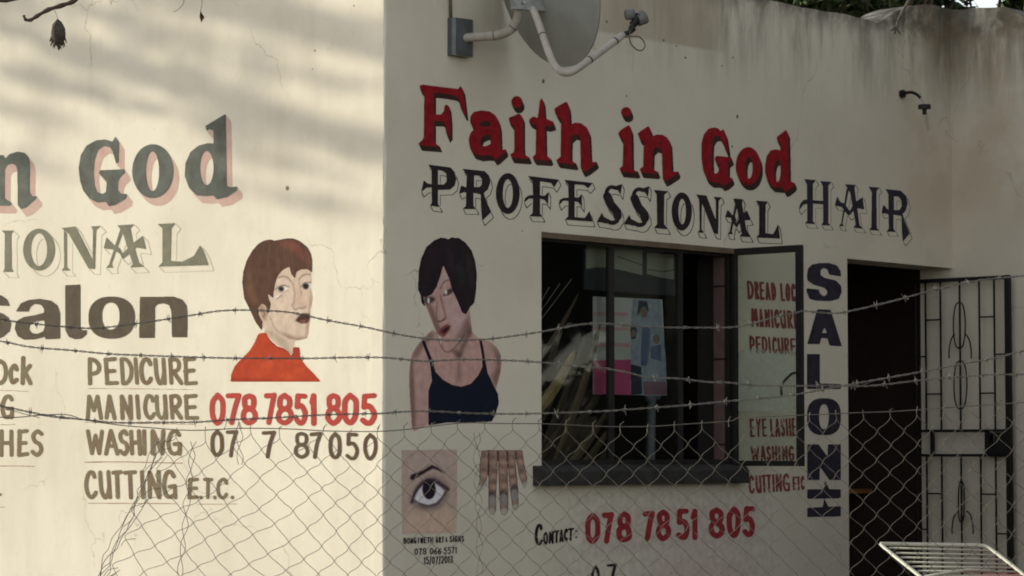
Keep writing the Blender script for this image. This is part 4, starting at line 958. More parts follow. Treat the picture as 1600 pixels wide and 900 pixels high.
# grey stand under the poster
m = MB(); P = onIn(.5); a = P(1018, 622); bb = P(1016, 705)
m.tube([bb+Vector((0,0,-.9)), bb, a], [.03, .028, .024], 10); m.box((bb.x-.16, .36, bb.z-.95), (bb.x+.16, .64, bb.z-.9)); m.tube([a+Vector((-.05,0,0)), a+Vector((.06,0,.01))], .02, 8)
m.build('display_stand', mat('grey_stand', (.16, .16, .18), .5), None, None, True); tag(bpy.context.scene.objects['display_stand'], 'grey post of a display stand below the pink poster', 'stand')
# drawn curtain scrap, dark red, at the top of the gap
q = P(1085, 410); m = MB(); N = 14
cl = [[P(1063+ (1112-1063)*u, 404+10*u+(28-18*u)*v, .03*math.sin(u*9+v*2)) for u in np.linspace(0,1,N)] for v in np.linspace(0,1,6)]
for i in range(5):
    for j in range(N-1): m.quad(cl[i][j], cl[i][j+1], cl[i+1][j+1], cl[i+1][j])
tag(m.build('cloth', mat('dark_red_cloth', (.09, .04, .04), .8, .3, 20), None, None, True), 'dark red knotted cloth hanging at the top of the open casement gap', 'cloth')
# frond-shaped strips standing in for reflections in the lower left pane
M_FR = [mat('frond_brown', (.12, .082, .05), .7, .3, 14), mat('frond_tan', (.30, .21, .10), .65, .3, 14), mat('frond_dark', (.065, .045, .03), .8, .3, 14)]
M_REFL = mat('pale_reed', (.24, .20, .16), .6, .3)
fr0 = empty('frond_reflection', onIn(.4)(850, 760), 'brown frond shapes standing in for reflections in the left window pane', 'reflection shapes')
def blade(x0, y0, x1, y1, wd, mt, dep):
    P = onIn(dep); m = MB(); a, b_ = Vector((x0, y0)), Vector((x1, y1)); n_ = Vector((-(b_-a).y, (b_-a).x)).normalized(); K = 14; rows = []
    for k in range(K+1):
        t = k/K; c_ = a+(b_-a)*t+n_*(6*math.sin(t*3.1)); w_ = wd*(.35+1.2*t*(1-t)*2)*(1 if t < .97 else .2)
        rows.append([P(c_.x-n_.x*w_, c_.y-n_.y*w_), P(c_.x, c_.y, .012), P(c_.x+n_.x*w_, c_.y+n_.y*w_)])
    for k in range(K):
        for q in (0, 1): m.quad(rows[k][q], rows[k][q+1], rows[k+1][q+1], rows[k+1][q])
    m.build('reflection_strip', mt, fr0)
for k, (x0, y0, x1, y1, wd) in enumerate(((815,672,898,548,9),(830,735,935,560,6),(825,760,945,600,8),(850,770,950,640,7),(822,640,880,500,5),(812,600,905,455,4),(835,720,915,520,5),(858,740,938,505,6),(870,765,955,665,6),(815,700,872,600,4),(880,770,960,690,5))):
    blade(x0, y0, x1, y1, wd, M_FR[(1, 0, 2, 0, 2, 0, 2, 0, 0, 2, 2)[k]], .10+.018*((k*5) % 7))
# crumpled sheet and brown roll, solid stand-ins for reflections in the glass
P = onIn(.2)
m = MB(); G = 26; gr = []
A = [(862,722),(905,600),(960,560),(990,620),(950,705)]
for i in range(G):
    u = i/(G-1); row = []
    for j in range(14):
        v = j/13
        px = 862+(938-862)*u**1.1+(v-.5)*(34-6*u); py = 722-(722-568)*u+(v-.5)*(14+26*u)
        o_ = P(px, py, .03*noise.noise(Vector((u*9, v*5, 1)))+.045*noise.noise(Vector((u*4, v*14, 5))))
        row.append(o_)
    gr.append(row)
for i in range(G-1):
    for j in range(13): m.quad(gr[i][j], gr[i+1][j], gr[i+1][j+1], gr[i][j+1])
pw = bpy.data.materials.new('sheet_reflection'); pw.use_nodes = True; bs = pw.node_tree.nodes['Principled BSDF']
bs.inputs['Base Color'].default_value = (.34, .26, .24, 1); bs.inputs['Roughness'].default_value = .4; bs.inputs['Specular IOR Level'].default_value = .4; bs.inputs['Alpha'].default_value = .4
tag(m.build('reflection_sheet', pw, None, None, False), 'crumpled translucent sheet standing in for a reflection in the lower left pane', 'wrapping')
m = MB(); a = onIn(.38)(850, 735); bb = onIn(.38)(930, 655)
m.tube(smooth_path([a+Vector((-.05,0,-.05)), a*.6+bb*.4+Vector((0,0,.03)), bb], 6), [.04,.045,.05,.055,.06,.062,.064,.062,.06,.05,.04,.03,.02], 12)
tag(m.build('reflection_roll', mat('brown_cloth', (.10, .07, .055), .8, .4, 16, bump=.6), None, None, True), 'rolled brown shape standing in for a reflection above the window sill', 'bundle')
rd = empty('reed', onIn(.22)(828, 520), 'thin pale stalks standing in for reflections in the upper left of the window', 'reeds')  # pale stalks built in place of reflections in the pane
for (x0, y0, x1, y1) in ((840,506,893,436),(843,480,858,449),(842,492,875,443),(848,610,872,590)):
    m = MB(); m.tube([onIn(.22)(x0-12, y0+16), onIn(.22)(x1, y1)], .0026, 5); m.build('reflection_stalk', M_REFL, rd)
# orange plank shelf inside the doorway, dark door leaf
q0 = onplane(1323, 765, (0, .9, 0), (0,-1,0)); q1 = onplane(1428, 767, (0, .9, 0), (0,-1,0))
sh = empty('counter', ((q0.x+q1.x)/2, 1.1, 0), 'brown wooden counter in the dark doorway', 'counter')
m = MB(); m.box((q0.x-.3, .9, q0.z-.025), (q1.x-.05, 1.4, q0.z+.002)); m.build('counter_top', mat('orange_brown_wood', (.30, .14, .045), .5, .35, 12), sh)
m = MB(); m.box((q0.x-.25, .96, .002), (q0.x-.2, 1.35, q0.z-.026)); m.build('leg', M_WOOD, sh); m = MB(); m.box((q1.x-.15, .96, .002), (q1.x-.1, 1.35, q0.z-.026)); m.build('leg', M_WOOD, sh)

# ------------------------------------------------------------------ satellite dish
DC = atdepth(853, -38, 13.55)                          # centre of the dish
DN = (RT*.80+DH*.52+Vector((0,0,.30))).normalized()    # where it points
dish = empty('satellite_dish', onR(715, 60, .02), 'grey satellite dish on a bent pipe bracket high on the shaded wall', 'satellite dish')
u = DN.cross(Vector((0,0,1))).normalized(); v = u.cross(DN).normalized()
def onD(r_, a, k=0.): return DC+u*(r_*.405*math.cos(a))+v*(r_*.445*math.sin(a))+DN*(.075*r_*r_-.075+k)
m = MB(); NR, NA = 10, 56
for side, k in ((0, 0.), (1, .006)):
    n0 = len(m.v)
    for i in range(NR+1):
        for j in range(NA): m.v.append(onD(max(i/NR, .001), 2*math.pi*j/NA, k))
    for i in range(NR):
        for j in range(NA):
            j2 = (j+1) % NA; q = (n0+i*NA+j, n0+i*NA+j2, n0+(i+1)*NA+j2, n0+(i+1)*NA+j); m.f.append(q if side else tuple(reversed(q)))
m.tube([onD(1., 2*math.pi*j/NA, .003) for j in range(NA)], .006, 6, closed=True)
m.build('reflector', mat('dish_grey', (.30, .30, .275), .5, .12, 6), dish, None, True)
br = onR(716, 61, 0)
m = MB()
x0, x1 = onR(699, 61).x, onR(721, 61).x; z0, z1 = onR(715, 89).z, onR(715, 31).z
prof_ = [(x0, -.001), (x0, -.03), (x0+.012, -.045), (x1+.012, -.06), (x1+.03, -.05), (x1+.03, -.001)]
m.prism(prof_, [], lambda x, y, d: (x, y, z0+d), z1-z0)
m.build('wall_bracket', mat('bracket_metal', (.13, .14, .15), .35, .25, 20, metal=.5), dish)
# mounting pipe from bracket out and up to the back of the dish
def onOut(px, py, y): return onplane(px, py, (0, y, 0), (0, -1, 0))
bk = onD(.28, R(-112), -.03)
pth = [onOut(722, 60, -.03), onOut(752, 57, -.12), onOut(778, 55, -.20), onOut(797, 47, -.27), onOut(806, 36, -.30), onOut(811, 18, -.33), onOut(812, -8, -.35), bk]
m = MB(); m.tube(smooth_path(pth, 5), .0225, 12); m.build('mounting_pipe', M_PIPE, dish, None, True)
m = MB(); c0 = onD(.3, R(-100), -.02)
m.bar(onOut(800, 6, -.34), onOut(852, 10, -.40), .03, .05); m.bar(onOut(806, -20, -.34), onOut(815, 18, -.34), .05, .045)
m.build('dish_clamp', mat('clamp_metal', (.33, .33, .33), .5, .3, 30, metal=.3), dish)
pp = smooth_path(pth, 5)
for k in (9, 17):
    m = MB(); d = (pp[k+1]-pp[k]).normalized(); m.tube([pp[k]-d*.002, pp[k]+d*.002], .0232, 12); m.build('tape_band', M_BLACK, dish)
for (x, y) in ((800,-2),(818,4),(832,8),(846,6)):
    q = onOut(x, y, -.375); m = MB(); m.tube([q, q+Vector((-.006, -.012, 0))], .009, 6); m.build('bolt', M_GALV, dish)
# feed arm under the rim to the receiver
ap = [(833,14,13.40),(840,32,13.34),(848,55,13.28),(856,78,13.22),(864,98,13.18),(874,110,13.16),(886,114,13.16),(898,110,13.17),(915,98,13.2),(945,76,13.26),(974,54,13.32)]
m = MB(); m.tube(smooth_path([atdepth(*p) for p in ap], 4), .0175, 12); m.build('feed_arm', M_PIPE, dish, None, True)
aa = smooth_path([atdepth(*p) for p in ap], 4)
for k in (8, 33, 38):
    m = MB(); d = (aa[k+1]-aa[k]).normalized(); m.tube([aa[k]-d*.003, aa[k]+d*.003], .0188, 12); m.build('tape_band', M_BLACK, dish)
m = MB(); a = atdepth(988, 40, 13.34); bb = atdepth(999, 24, 13.34)
m.tube([atdepth(972,55,13.32), atdepth(984,50,13.33), atdepth(988,44,13.34)], [.012,.012,.02], 8); m.tube([a, bb], [.018, .022], 12)
m.build('feed_clip', M_BLACK, dish)
m = MB(); m.tube([atdepth(978,23,13.33), atdepth(990,22,13.34)], [.026,.026], 14); m.tube([atdepth(996,32,13.34), atdepth(1006,26,13.36), atdepth(1009,24,13.36)], [.03,.036,.03], 14)
m.build('receiver', mat('receiver_grey', (.17, .165, .155), .5, .15), dish, None, True)
m = MB(); cb = [(985,48),(983,58),(987,70),(996,78),(1004,78),(1008,70),(1002,60),(994,57),(975,58)]
m.tube(smooth_path([atdepth(x, y, 13.31) for x, y in cb], 6), .0035, 6)
m.build('cable', mat('brown_cable', (.12, .09, .06), .6), dish, None, True); m = MB()
cb2 = [(705,31),(704.5,10),(704,-20)]
m.tube([onR(x, y, .012) for x, y in cb2], .008, 6); m.build('cable', bpy.data.materials['brown_cable'], dish, None, True)

# ------------------------------------------------------------------ wall lamp
lp = empty('wall_lamp', onR(1408, 148), 'dark gooseneck lamp without bulb cover on the shaded wall above the doorway', 'lamp')
e0 = onR(1408, 147)
m = MB(); m.tube([e0, e0+Vector((0,-.02,0))], .024, 14); m.build('back_plate', M_BLACK, lp)
gpx = [(1409,147.5,0.0),(1416,145,-.04),(1425,144.5,-.09),(1433,148,-.13),(1438,153,-.16)]
m = MB(); m.tube(smooth_path([onOut(x, y, yy_) for x, y, yy_ in gpx], 5), .0095, 8); m.build('neck', M_BLACK, lp, None, True)
m = MB(); m.tube(smooth_path([onOut(1438,153,-.16), onOut(1441,157,-.175), onOut(1444.5,163,-.19)], 4), .005, 8); m.build('stem', M_GALV, lp, None, True)
q = onOut(1444.5, 167, -.19); m = MB()
m.tube([q+Vector((0,0,.014)), q+Vector((0,0,.012)), q+Vector((0,0,-.012)), q+Vector((0,0,-.014))], [.01,.036,.038,.02], 18); m.tube([q+Vector((0,0,-.012)), q+Vector((0,0,-.045))], .0125, 10)
m.build('lamp_shade', M_BLACK, lp)
st = onR(1449, 190)
r = draw(Ras(1438, 172, 1460, 212, .4), [('p',[(1443,176),(1450,176),(1451,190),(1453,204),(1450,207),(1446,195)])])
paint('grey_streak', r, onR, .0004, mat('grey_run_stain', alb((92,91,86),(106,105,99)), .9, .15, 30), B, 'narrow grey streak on the plaster below the lamp', 1.6)  # grey streak drawn on the plaster
# small scars and bolt holes in the plaster
SC1 = mat('scar_dark', alb((62,58,52), RW), .95, .3, 30); SC2 = mat('scar_umber', alb((150,128,96), LW), .95, .3, 30)
for (x, y, a_) in ((849,127,2.2),(914,14,1.4),(948,34,1.4),(979,150,1.1),(1037,63,1.5),(1057,72,1.1),(1071,90,1.6),(1145,90,1.1),(1128,103,1.),(1152,182,1.8),(1144,229,1.2),(816,361,1.),(1459,38,1.6),(1344,28,1.2)):
    paint('plaster_scar', draw(Ras(x-6, y-6, x+6, y+6, .3), [('e', x, y, a_, a_*random.uniform(1, 2))]), onR, .0003, SC1, B, None, .3)
for (x, y, a_) in ((449,294,2.8),(492,79,1.5),(488,108,1.),(553,9,1.2)):
    paint('plaster_scar', draw(Ras(x-6, y-6, x+6, y+6, .3), [('e', x, y, a_, a_*1.3)]), onL, .0003, SC2, B, None, .4)
# branches of the big tree: their shade on the sunlit wall runs from p to q (photo pixels); distance up-sun, clumps, leaves each, thickness
SPRAYS = [((120,0),(215,48),11,4,40,.02),((215,48),(335,66),11,3,26,.02),((0,40),(110,75),9.5,5,46,.03),((120,75),(280,130),11,7,60,.045),((175,105),(300,118),12,4,50,.05),((35,112),(165,152),10.5,6,60,.02),
 ((265,122),(430,180),11,8,56,.02),((400,165),(600,232),12,9,52,.025),((420,200),(600,250),11,6,30,.02),((330,-5),(480,40),10.5,9,70,.06),((420,10),(600,72),11.5,9,64,.04),((300,5),(420,20),11,5,60,.05),
 ((375,232),(515,276),12,4,30,.014),((385,300),(600,338),12,6,26,.016),((0,160),(105,196),12,4,34,.016),((55,245),(130,276),13,3,26,.014),((0,-5),(45,25),10,3,60,.04),((470,110),(600,140),12,4,26,.03),((240,60),(380,95),12,4,22,.02),((290,180),(420,225),12,4,24,.015)]
SKY_BLOCK_TREES = [(8.5,-7.5,7,3.2),(15,-4.8,8,3.2),(4.5,-10,7,3.2),(13,-13,9,4.),(9.5,-4.6,5,1.5)]  # out of view, added to cut sky light from the right
# ------------------------------------------------------------------ fence: chain link and barbed wire, about 3 m in front of the corner
FD = 10.2
def onF(px, py, dz=0.): return atdepth(px, py, FD+dz)
fence = empty('wire_fence', onF(800, 1250), 'sagging chain link fence topped by three barbed wires in front of the salon', 'fence')
M_WIRE = mat('rusty_galvanised_wire', (.085, .068, .05), .65, .4, 60, rgb2=(.15, .133, .112))
M_BARB = mat('barbed_wire_steel', (.075, .064, .054), .65, .4, 60, rgb2=(.21, .19, .165))
WA = [(-260,440),(-120,478),(0,499),(45,505),(100,510.5),(140,513),(172,511),(232,503),(291,494),(347,485.5),(401,485),(455,488.5),(509,500),(570,511),(620,522),(660,528.5),(700,531.5),(745,531),(775,528.5),(842,519),(909,507),(953,506),(984,509),(1037,511.5),(1100,512),(1141,511.6),(1171,506.7),(1215,494),(1247,488),(1256,486),(1303,489.6),(1340,483.5),(1393,471),(1465,451.6),(1533,437.6),(1599,430.7),(1680,418),(1760,405)]
WB = [(-260,480),(-120,512),(0,533),(50,542.5),(107.5,547),(170,553),(236,555.8),(300,558),(365,559.6),(425,560),(486,560),(547,558.5),(604,559),(664,564.4),(723,561.7),(789,563),(842,566),(914,573),(948,576),(989,584),(1014,590),(1059,591.4),(1106,597),(1139,598),(1183,602),(1244,603),(1300,602.5),(1359,603),(1434,594.7),(1505,588.5),(1555,585.4),(1600,585),(1680,580),(1760,572)]
WC = [(-260,560),(-120,604),(0,634),(15,637),(65,647.5),(125,655),(184,660.5),(245,660),(307,659.5),(369,655.3),(427,653),(493,648.8),(544,647),(598,646),(620,644),(671,642.5),(734,645.7),(799,646.8),(842,646),(939,642.8),(1009,637.8),(1075,633),(1140,626.7),(1203,621.4),(1255,614.4),(1300,606),(1359,595.4),(1434,582),(1508,568),(1555,559.6),(1592,550),(1680,530),(1760,515)]
WD = [(-260,600),(-120,636),(0,652),(65,648.5),(105,648),(132,656),(185,664),(225,667.5),(300,672.5),(375,669.3),(446,670),(516,673.5),(593,674),(645,670),(671,666.5),(709,662),(738,660.5),(768,661.6),(842,662),(892,664),(945,666.4),(1014,666.4),(1070,662.8),(1140,658),(1153,653.3),(1197,651),(1255,648.6),(1339,645),(1406,642.4),(1493,635.8),(1530,633.7),(1577,630.5),(1600,629),(1680,622),(1760,612)]
def resample(pts, step):
    P = [Vector(p) for p in pts]; out = [P[0]]; acc = 0
    for a, b_ in zip(P[:-1], P[1:]):
        L = (b_-a).length; t = step-acc
        while t <= L: out.append(a+(b_-a)*(t/L)); t += step
        acc = L-(t-step)
    return out
def barbed(pts, dz, ph):
    path = resample(smooth_path([onF(x, y, dz) for x, y in pts], 6), .006)
    m = MB(); N = len(path)
    for s_ in (0, math.pi):
        st_ = []
        for i, p in enumerate(path):
            t = (path[min(i+1, N-1)]-path[max(i-1, 0)]).normalized(); x = t.cross(Vector((0,0,1))).normalized(); z = x.cross(t)
            a = i*.006/.062*2*math.pi+s_
            st_.append(p+x*(.0024*math.cos(a))+z*(.0024*math.sin(a)))
        m.tube(st_, .0017, 5)
    o = m.build('barbed_wire', M_BARB, fence, None, True)
    i = ph
    while i < N-3:
        p = path[i]; t = (path[i+1]-path[i-1]).normalized(); x = t.cross(Vector((0,0,1))).normalized(); z = x.cross(t)
        mb = MB()
        for k in range(2):                                  # two wraps, four points
            q = p+t*(.006*k-.003); a0 = random.uniform(0, 6.28)
            mb.tube([q+(x*math.cos(a0+w_)+z*math.sin(a0+w_))*.0052 for w_ in np.linspace(0, 6.28, 8)], .0017, 4)
            for sgn in (1, -1):
                d = (x*math.cos(a0)+z*math.sin(a0))*sgn+t*random.uniform(-.45, .45)
                mb.tube([q+d*.003, q+d*random.uniform(.014, .02)], [.0017, .0006], 4)
        if -40 < 800+FPX*(p-CAM).dot(RT)/(p-CAM).dot(DH) < 1640: mb.build('barb', M_BARB, o)
        i += int(random.uniform(.112, .128)/.006)
barbed(WA, .04, 9); barbed(WB, .02, 14); barbed(WC, 0., 5)
m = MB(); m.tube(smooth_path([onF(x, y, .01) for x, y in WD], 4), .0018, 6); m.build('straining_wire', M_WIRE, fence, None, True)
# short stay wires twisted on
for (x0, y0, x1, y1) in ((0,634,62,653),(62,649,132,656),(355,655,350,672),(372,654,378,670),(1336,604,1360,597)):
    m = MB(); m.tube([onF(x0, y0, -.004), onF((x0+x1)/2, (y0+y1)/2+1.5, -.006), onF(x1, y1, -.004)], .0013, 5); m.build('tie_wire', M_WIRE, fence, None, True)
dx = [p[0] for p in WD]; dy_ = [p[1] for p in WD]
def topy(x): return float(np.interp(x, dx, dy_))
PX, PY = 21.1, 21.6
def edge(y): return float(np.interp(y, [660, 690, 730, 790, 850, 900, 1000, 1300], [262, 246, 226, 204, 172, 150, 118, 60]))
def node(k, j):
    x = 252+PX*k; base = topy(x)+9+PY*j
    l = max(0., min(1., (620-x)/360))
    nx = noise.noise(Vector((x*.011, base*.013, 2)))*(2.5+13*l)+noise.noise(Vector((x*.05, base*.05, 8)))*(1.3+2.5*l)
    ny = noise.noise(Vector((x*.010, base*.012, 20)))*(2.5+15*l)+noise.noise(Vector((x*.05, base*.05, 28)))*(1.2+2.5*l)
    if l > 0:                                      # slack end: the net leans over and drops to the left
        u_ = min(1.1, max(0., (600-x)/330)); nx += -.27*(base-topy(x))*u_*min(1, u_*1.4); ny += -52*u_*u_
    nz = .03*noise.noise(Vector((x*.004, base*.005, 40)))
    return x+nx, base+ny, nz
m = MB(); K = int((1760-60)/PX); J = 34
nodes = {}
for k in range(-9, K+2):
    for j in range(J):
        if (k+j) % 2 == 0:
            a = node(k, j)
            if a[1] > topy(a[0])+2: nodes[k, j] = a
def seg(a, b_, s):
    d = .5 if s > 0 else -1.1
    pa = Vector((a[0], a[1], 0)); pb = Vector((b_[0], b_[1], 0)); mid = (pa+pb)/2; n = Vector((-(pb-pa).y, (pb-pa).x, 0)).normalized()
    wob = random.gauss(0, .5)
    f_ = lambda p, z: onF(p.x, p.y, z)
    m.tube([f_(pa, a[2]), f_(pa*.8+pb*.2+n*d*1.6, a[2]), f_(mid+n*(d*.5+wob), (a[2]+b_[2])/2+.003*s), f_(pa*.2+pb*.8-n*d*1.2, b_[2]), f_(pb, b_[2])], .00108, 4, cap=False)
gap = {(10, 0), (14, 0), (15, 1), (42, 0)}
for (k, j), a in nodes.items():
    for s in (-1, 1):
        b_ = nodes.get((k+s, j+1))
        if b_ is None or (k, j) in gap: continue
        if min(a[0]-edge(a[1]), b_[0]-edge(b_[1])) < 0: continue
        seg(a, b_, s)
    if (k-1, j-1) not in nodes and (k+1, j-1) not in nodes and a[0] > edge(a[1]):                # knuckles hooked over the straining wire
        ty = topy(a[0]); h_ = random.uniform(2, 9)
        m.tube([onF(a[0], a[1], a[2]), onF(a[0]-1, ty+2, .004), onF(a[0]+random.uniform(-2,3), ty-h_, .0)], .00135, 4)
        if random.random() < .6: m.tube([onF(a[0]-1, ty-h_*.4, 0), onF(a[0]+random.uniform(3,6), ty-h_-random.uniform(0,4), .01)], .0012, 4)
# raw rolled edge at the left: doubled, tangled wires
for q_ in range(4):
    pts = []
    for y in np.arange(676+q_*6, 1240, 13):
        pts.append(onF(edge(y)+random.uniform(-1, 5)+q_*4+5*math.sin(y*.05+q_*2), y+random.uniform(-3, 3), random.uniform(-.01, .01)))
    m.tube(smooth_path(pts, 3), .00135, 4)
for q_ in range(26):
    y = random.uniform(690, 1150); x = edge(y)+random.uniform(0, 26)
    m.tube(smooth_path([onF(x, y), onF(x+random.uniform(6,16), y-random.uniform(4,14), .01), onF(x+random.uniform(14,30), y-random.uniform(10,24))], 3), .0012, 4)
# two pulled-together seams where the net has been mended
for (sx, sy0, sy1, lean) in ((302, 690, 905, -.10), (745, 676, 905, .02), (372, 660, 735, .05)):
    for q_ in range(2):
        pts = [onF(sx+lean*(y-sy0)+5*math.sin(y*.09+q_*3.1)+random.uniform(-1.5,1.5), y, .008) for y in np.arange(sy0, sy1, 11)]
        m.tube(smooth_path(pts, 3), .00125, 4)
m.build('chain_link_mesh', M_WIRE, fence, None, False)
for px in (-250, 1750):
    a = onF(px, 560, .03); m = MB(); m.tube([Vector((a.x, a.y, -.44)), Vector((a.x, a.y, 2.0))], .032, 12); m.build('fence_post', M_GALV, fence, None, True)

# ------------------------------------------------------------------ wire rack and the red tub behind the fence
rb_ = Blk(1340, 830, 6.154)
RC = atdepth(1450, 851, 12.2)                          # on the top bar
rn = (RT*0+(-DH)*.46+Vector((0,0,.89))).normalized()   # the rack tilts towards the street
def onK(x, y, off=0.): p = rb_.p([(x, y)])[0]; return onplane(*p, RC, rn, off)
M_RACK = mat('white_rack_enamel', (.46, .43, .35), .45, .08, 20, spec=.5)
rack = empty('wire_rack', Vector((RC.x, RC.y, -.42)), 'white wire rack with curved corner standing behind the fence by the doorway', 'rack')
m = MB(); fr_ = [(860,660),(740,555),(600,433),(420,290),(236,140),(232,126),(250,122),(600,128),(1000,134),(1180,138),(1240,152),(1295,184),(1400,262),(1560,388),(1740,530),(1900,660)]
m.tube(smooth_path([onK(*p) for p in fr_], 4), .0088, 10)
m.build('rack_frame', M_RACK, rack, None, True)
m = MB()
for (x0, y0, x1, y1) in ((300,160,1295,186),(368,210,1352,228),(415,252,1402,270),(462,296,1462,316),(520,340,1512,350),(578,382,1565,388),(640,428,1610,428)):
    m = MB(); m.tube([onK(x0, y0, -.002), onK((x0+x1)/2, (y0+y1)/2, -.003), onK(x1, y1, -.002)], .0046, 7); m.build('rack_wire', M_RACK, rack, None, True)
m = MB(); m.tube([onK(640,440,.012), onK(860,400,.014), onK(1060,370,.014), onK(1300,380,.012)], .0065, 8); m.build('rack_brace', M_RACK, rack, None, True)
m = MB()
for p in ((760,572),(860,660),(1790,570),(1900,660)):
    a = onK(*p); m = MB(); m.tube([a, Vector((a.x+.02, a.y+.02, -.43))], .010, 8); m.build('leg', M_RACK, rack, None, True)
m = MB(); m.tube([onK(860,660), onK(1900,660)], .010, 8); m.build('crossbar', M_RACK, rack, None, True)
# tub: under the right half of the rack
tcn = onplane(*rb_.p([(1420, 440)])[0], RC-rn*.07, rn); M_TUB = mat('red_plastic', (.50, .05, .055), .35, .12, 8, spec=.5)
tub = empty('red_tub', Vector((tcn.x, tcn.y, -.42)), 'red plastic tub half hidden under the wire rack', 'tub')
m = MB(); N = 36; prof_t = [(.0, -.2), (.13, -.2), (.15, -.19), (.195, -.012), (.212, -.006), (.212, .004), (.19, .002), (.145, -.17), (.0, -.175)]
n0 = len(m.v)
for (rr, zz) in prof_t:
    for k in range(N):
        a = 2*math.pi*k/N; m.v.append(tcn+Vector((rr*math.cos(a)*1.15, rr*math.sin(a)*.85, zz)))
for i in range(len(prof_t)-1):
    for k in range(N): m.f.append((n0+i*N+k, n0+i*N+(k+1) % N, n0+(i+1)*N+(k+1) % N, n0+(i+1)*N+k))
m.build('tub_body', M_TUB, tub, None, True)
m = MB(); zt0 = tcn.z-.2
m.box((tcn.x-.16, tcn.y-.12, -.42), (tcn.x+.16, tcn.y+.12, zt0)); tag(m.build('crate', M_WOOD), 'brown wooden box standing under the red tub', 'box')

# ------------------------------------------------------------------ trees
M_BARK = mat('bark', (.10, .075, .055), .9, .35, 12, bump=.6, bscale=20)
M_LEAF = mat('leaf_dark', (.035, .055, .018), .6, .3, .8, rgb2=(.075, .10, .035))
M_LEAF2 = mat('leaf_dry', (.10, .09, .035), .7, .3, .8, rgb2=(.06, .085, .03))
def leaves(m, c, rad, n, size):
    c = Vector(c)
    for _ in range(n):
        d = Vector((random.gauss(0, 1), random.gauss(0, 1), random.gauss(0, 1))).normalized()*random.random()**.4
        p = c+Vector((d.x*rad[0], d.y*rad[1], d.z*rad[2]))
        a = Vector((random.gauss(0,1), random.gauss(0,1), random.gauss(0,.7))).normalized(); b_ = a.orthogonal().normalized()
        b_ = (b_*math.cos(random.uniform(0, 6.28))+a.cross(b_)*math.sin(random.uniform(0, 6.28)))
        s = size*random.uniform(.6, 1.3); n_ = a.cross(b_)
        m.v += [p-a*s, p+b_*s*.38+n_*s*.12, p+a*s, p-b_*s*.38+n_*s*.12]; k = len(m.v); m.f.append((k-4, k-3, k-2, k-1))
def tree(base, h, clusters, label, lmat, size, name='tree', group=None, trunk_r=.16, limb=.38):
    t = empty(name, base, label, 'tree', group); base = Vector(base)
    top = base+Vector((random.uniform(-.3,.3), random.uniform(-.3,.3), h*.62)); m = MB()
    tp = smooth_path([base, base*.6+top*.4+Vector((random.uniform(-.2,.2), random.uniform(-.2,.2), 0)), top], 6)
    m.tube(tp, [trunk_r*(1.25-.7*i/(len(tp)-1)) for i in range(len(tp))], 10)
    for (c, rad, n) in clusters:
        c = Vector(c); s_ = tp[min(len(tp)-1, random.randint(len(tp)//2, len(tp)-1))]
        q = smooth_path([s_, (s_+c)/2+Vector((random.uniform(-.3,.3), random.uniform(-.3,.3), random.uniform(0,.4))), c], 5)
        m.tube(q, [trunk_r*limb*(1-.85*i/(len(q)-1)) for i in range(len(q))], 6)
        for _ in range(5):
            e = c+Vector((random.uniform(-1,1)*rad[0], random.uniform(-1,1)*rad[1], random.uniform(-1,1)*rad[2]))*.8
            m.tube([c, (c+e)/2+Vector((0,0,.05)), e], [.016,.01,.004], 4)
    m.build('trunk', M_BARK, t, None, True)
    m = MB()
    for (c, rad, n) in clusters: leaves(m, c, rad, n, size)
    m.build('crown', lmat, t)
    return t
def blob(cx, cy, cz, R_, n, per, sq=.75, r0=.34):
    out = []
    for _ in range(n):
        d = Vector((random.gauss(0,1), random.gauss(0,1), random.gauss(0,1))).normalized()*R_*random.random()**.45
        r_ = R_*r0*random.uniform(.7, 1.3)
        out.append(((cx+d.x, cy+d.y, cz+d.z*sq), (r_, r_, r_*.7), per))
    return out
# behind the parapet, top right
random.seed(21)
c = atdepth(1330, -40, 24); tree((c.x, c.y, -.42), 6, blob(c.x, c.y, c.z+.3, 1.5, 46, 340), 'dark leafy tree directly behind the parapet left of the plaster hump', M_LEAF, .075, group='trees behind the parapet')
c = atdepth(1180, -110, 25.5); tree((c.x, c.y, -.42), 6, blob(c.x, c.y, c.z+.4, 1.4, 40, 300), 'dark leafy tree rising behind the middle of the parapet', M_LEAF, .075, group='trees behind the parapet')
c = atdepth(1600, -45, 26); tree((c.x, c.y, -.42), 6, blob(c.x+.25, c.y-.15, c.z+.05, .6, 26, 130, r0=.26), 'open leafy tree behind the right end of the parapet with bright sky gaps', M_LEAF, .07, group='trees behind the parapet')
c = atdepth(1440, -60, 27); tree((c.x, c.y, -.42), 6, blob(c.x-.15, c.y+.15, c.z+.4, .45, 16, 240), 'leafy tree behind the plaster hump beside the sky gap', M_LEAF, .075, group='trees behind the parapet')
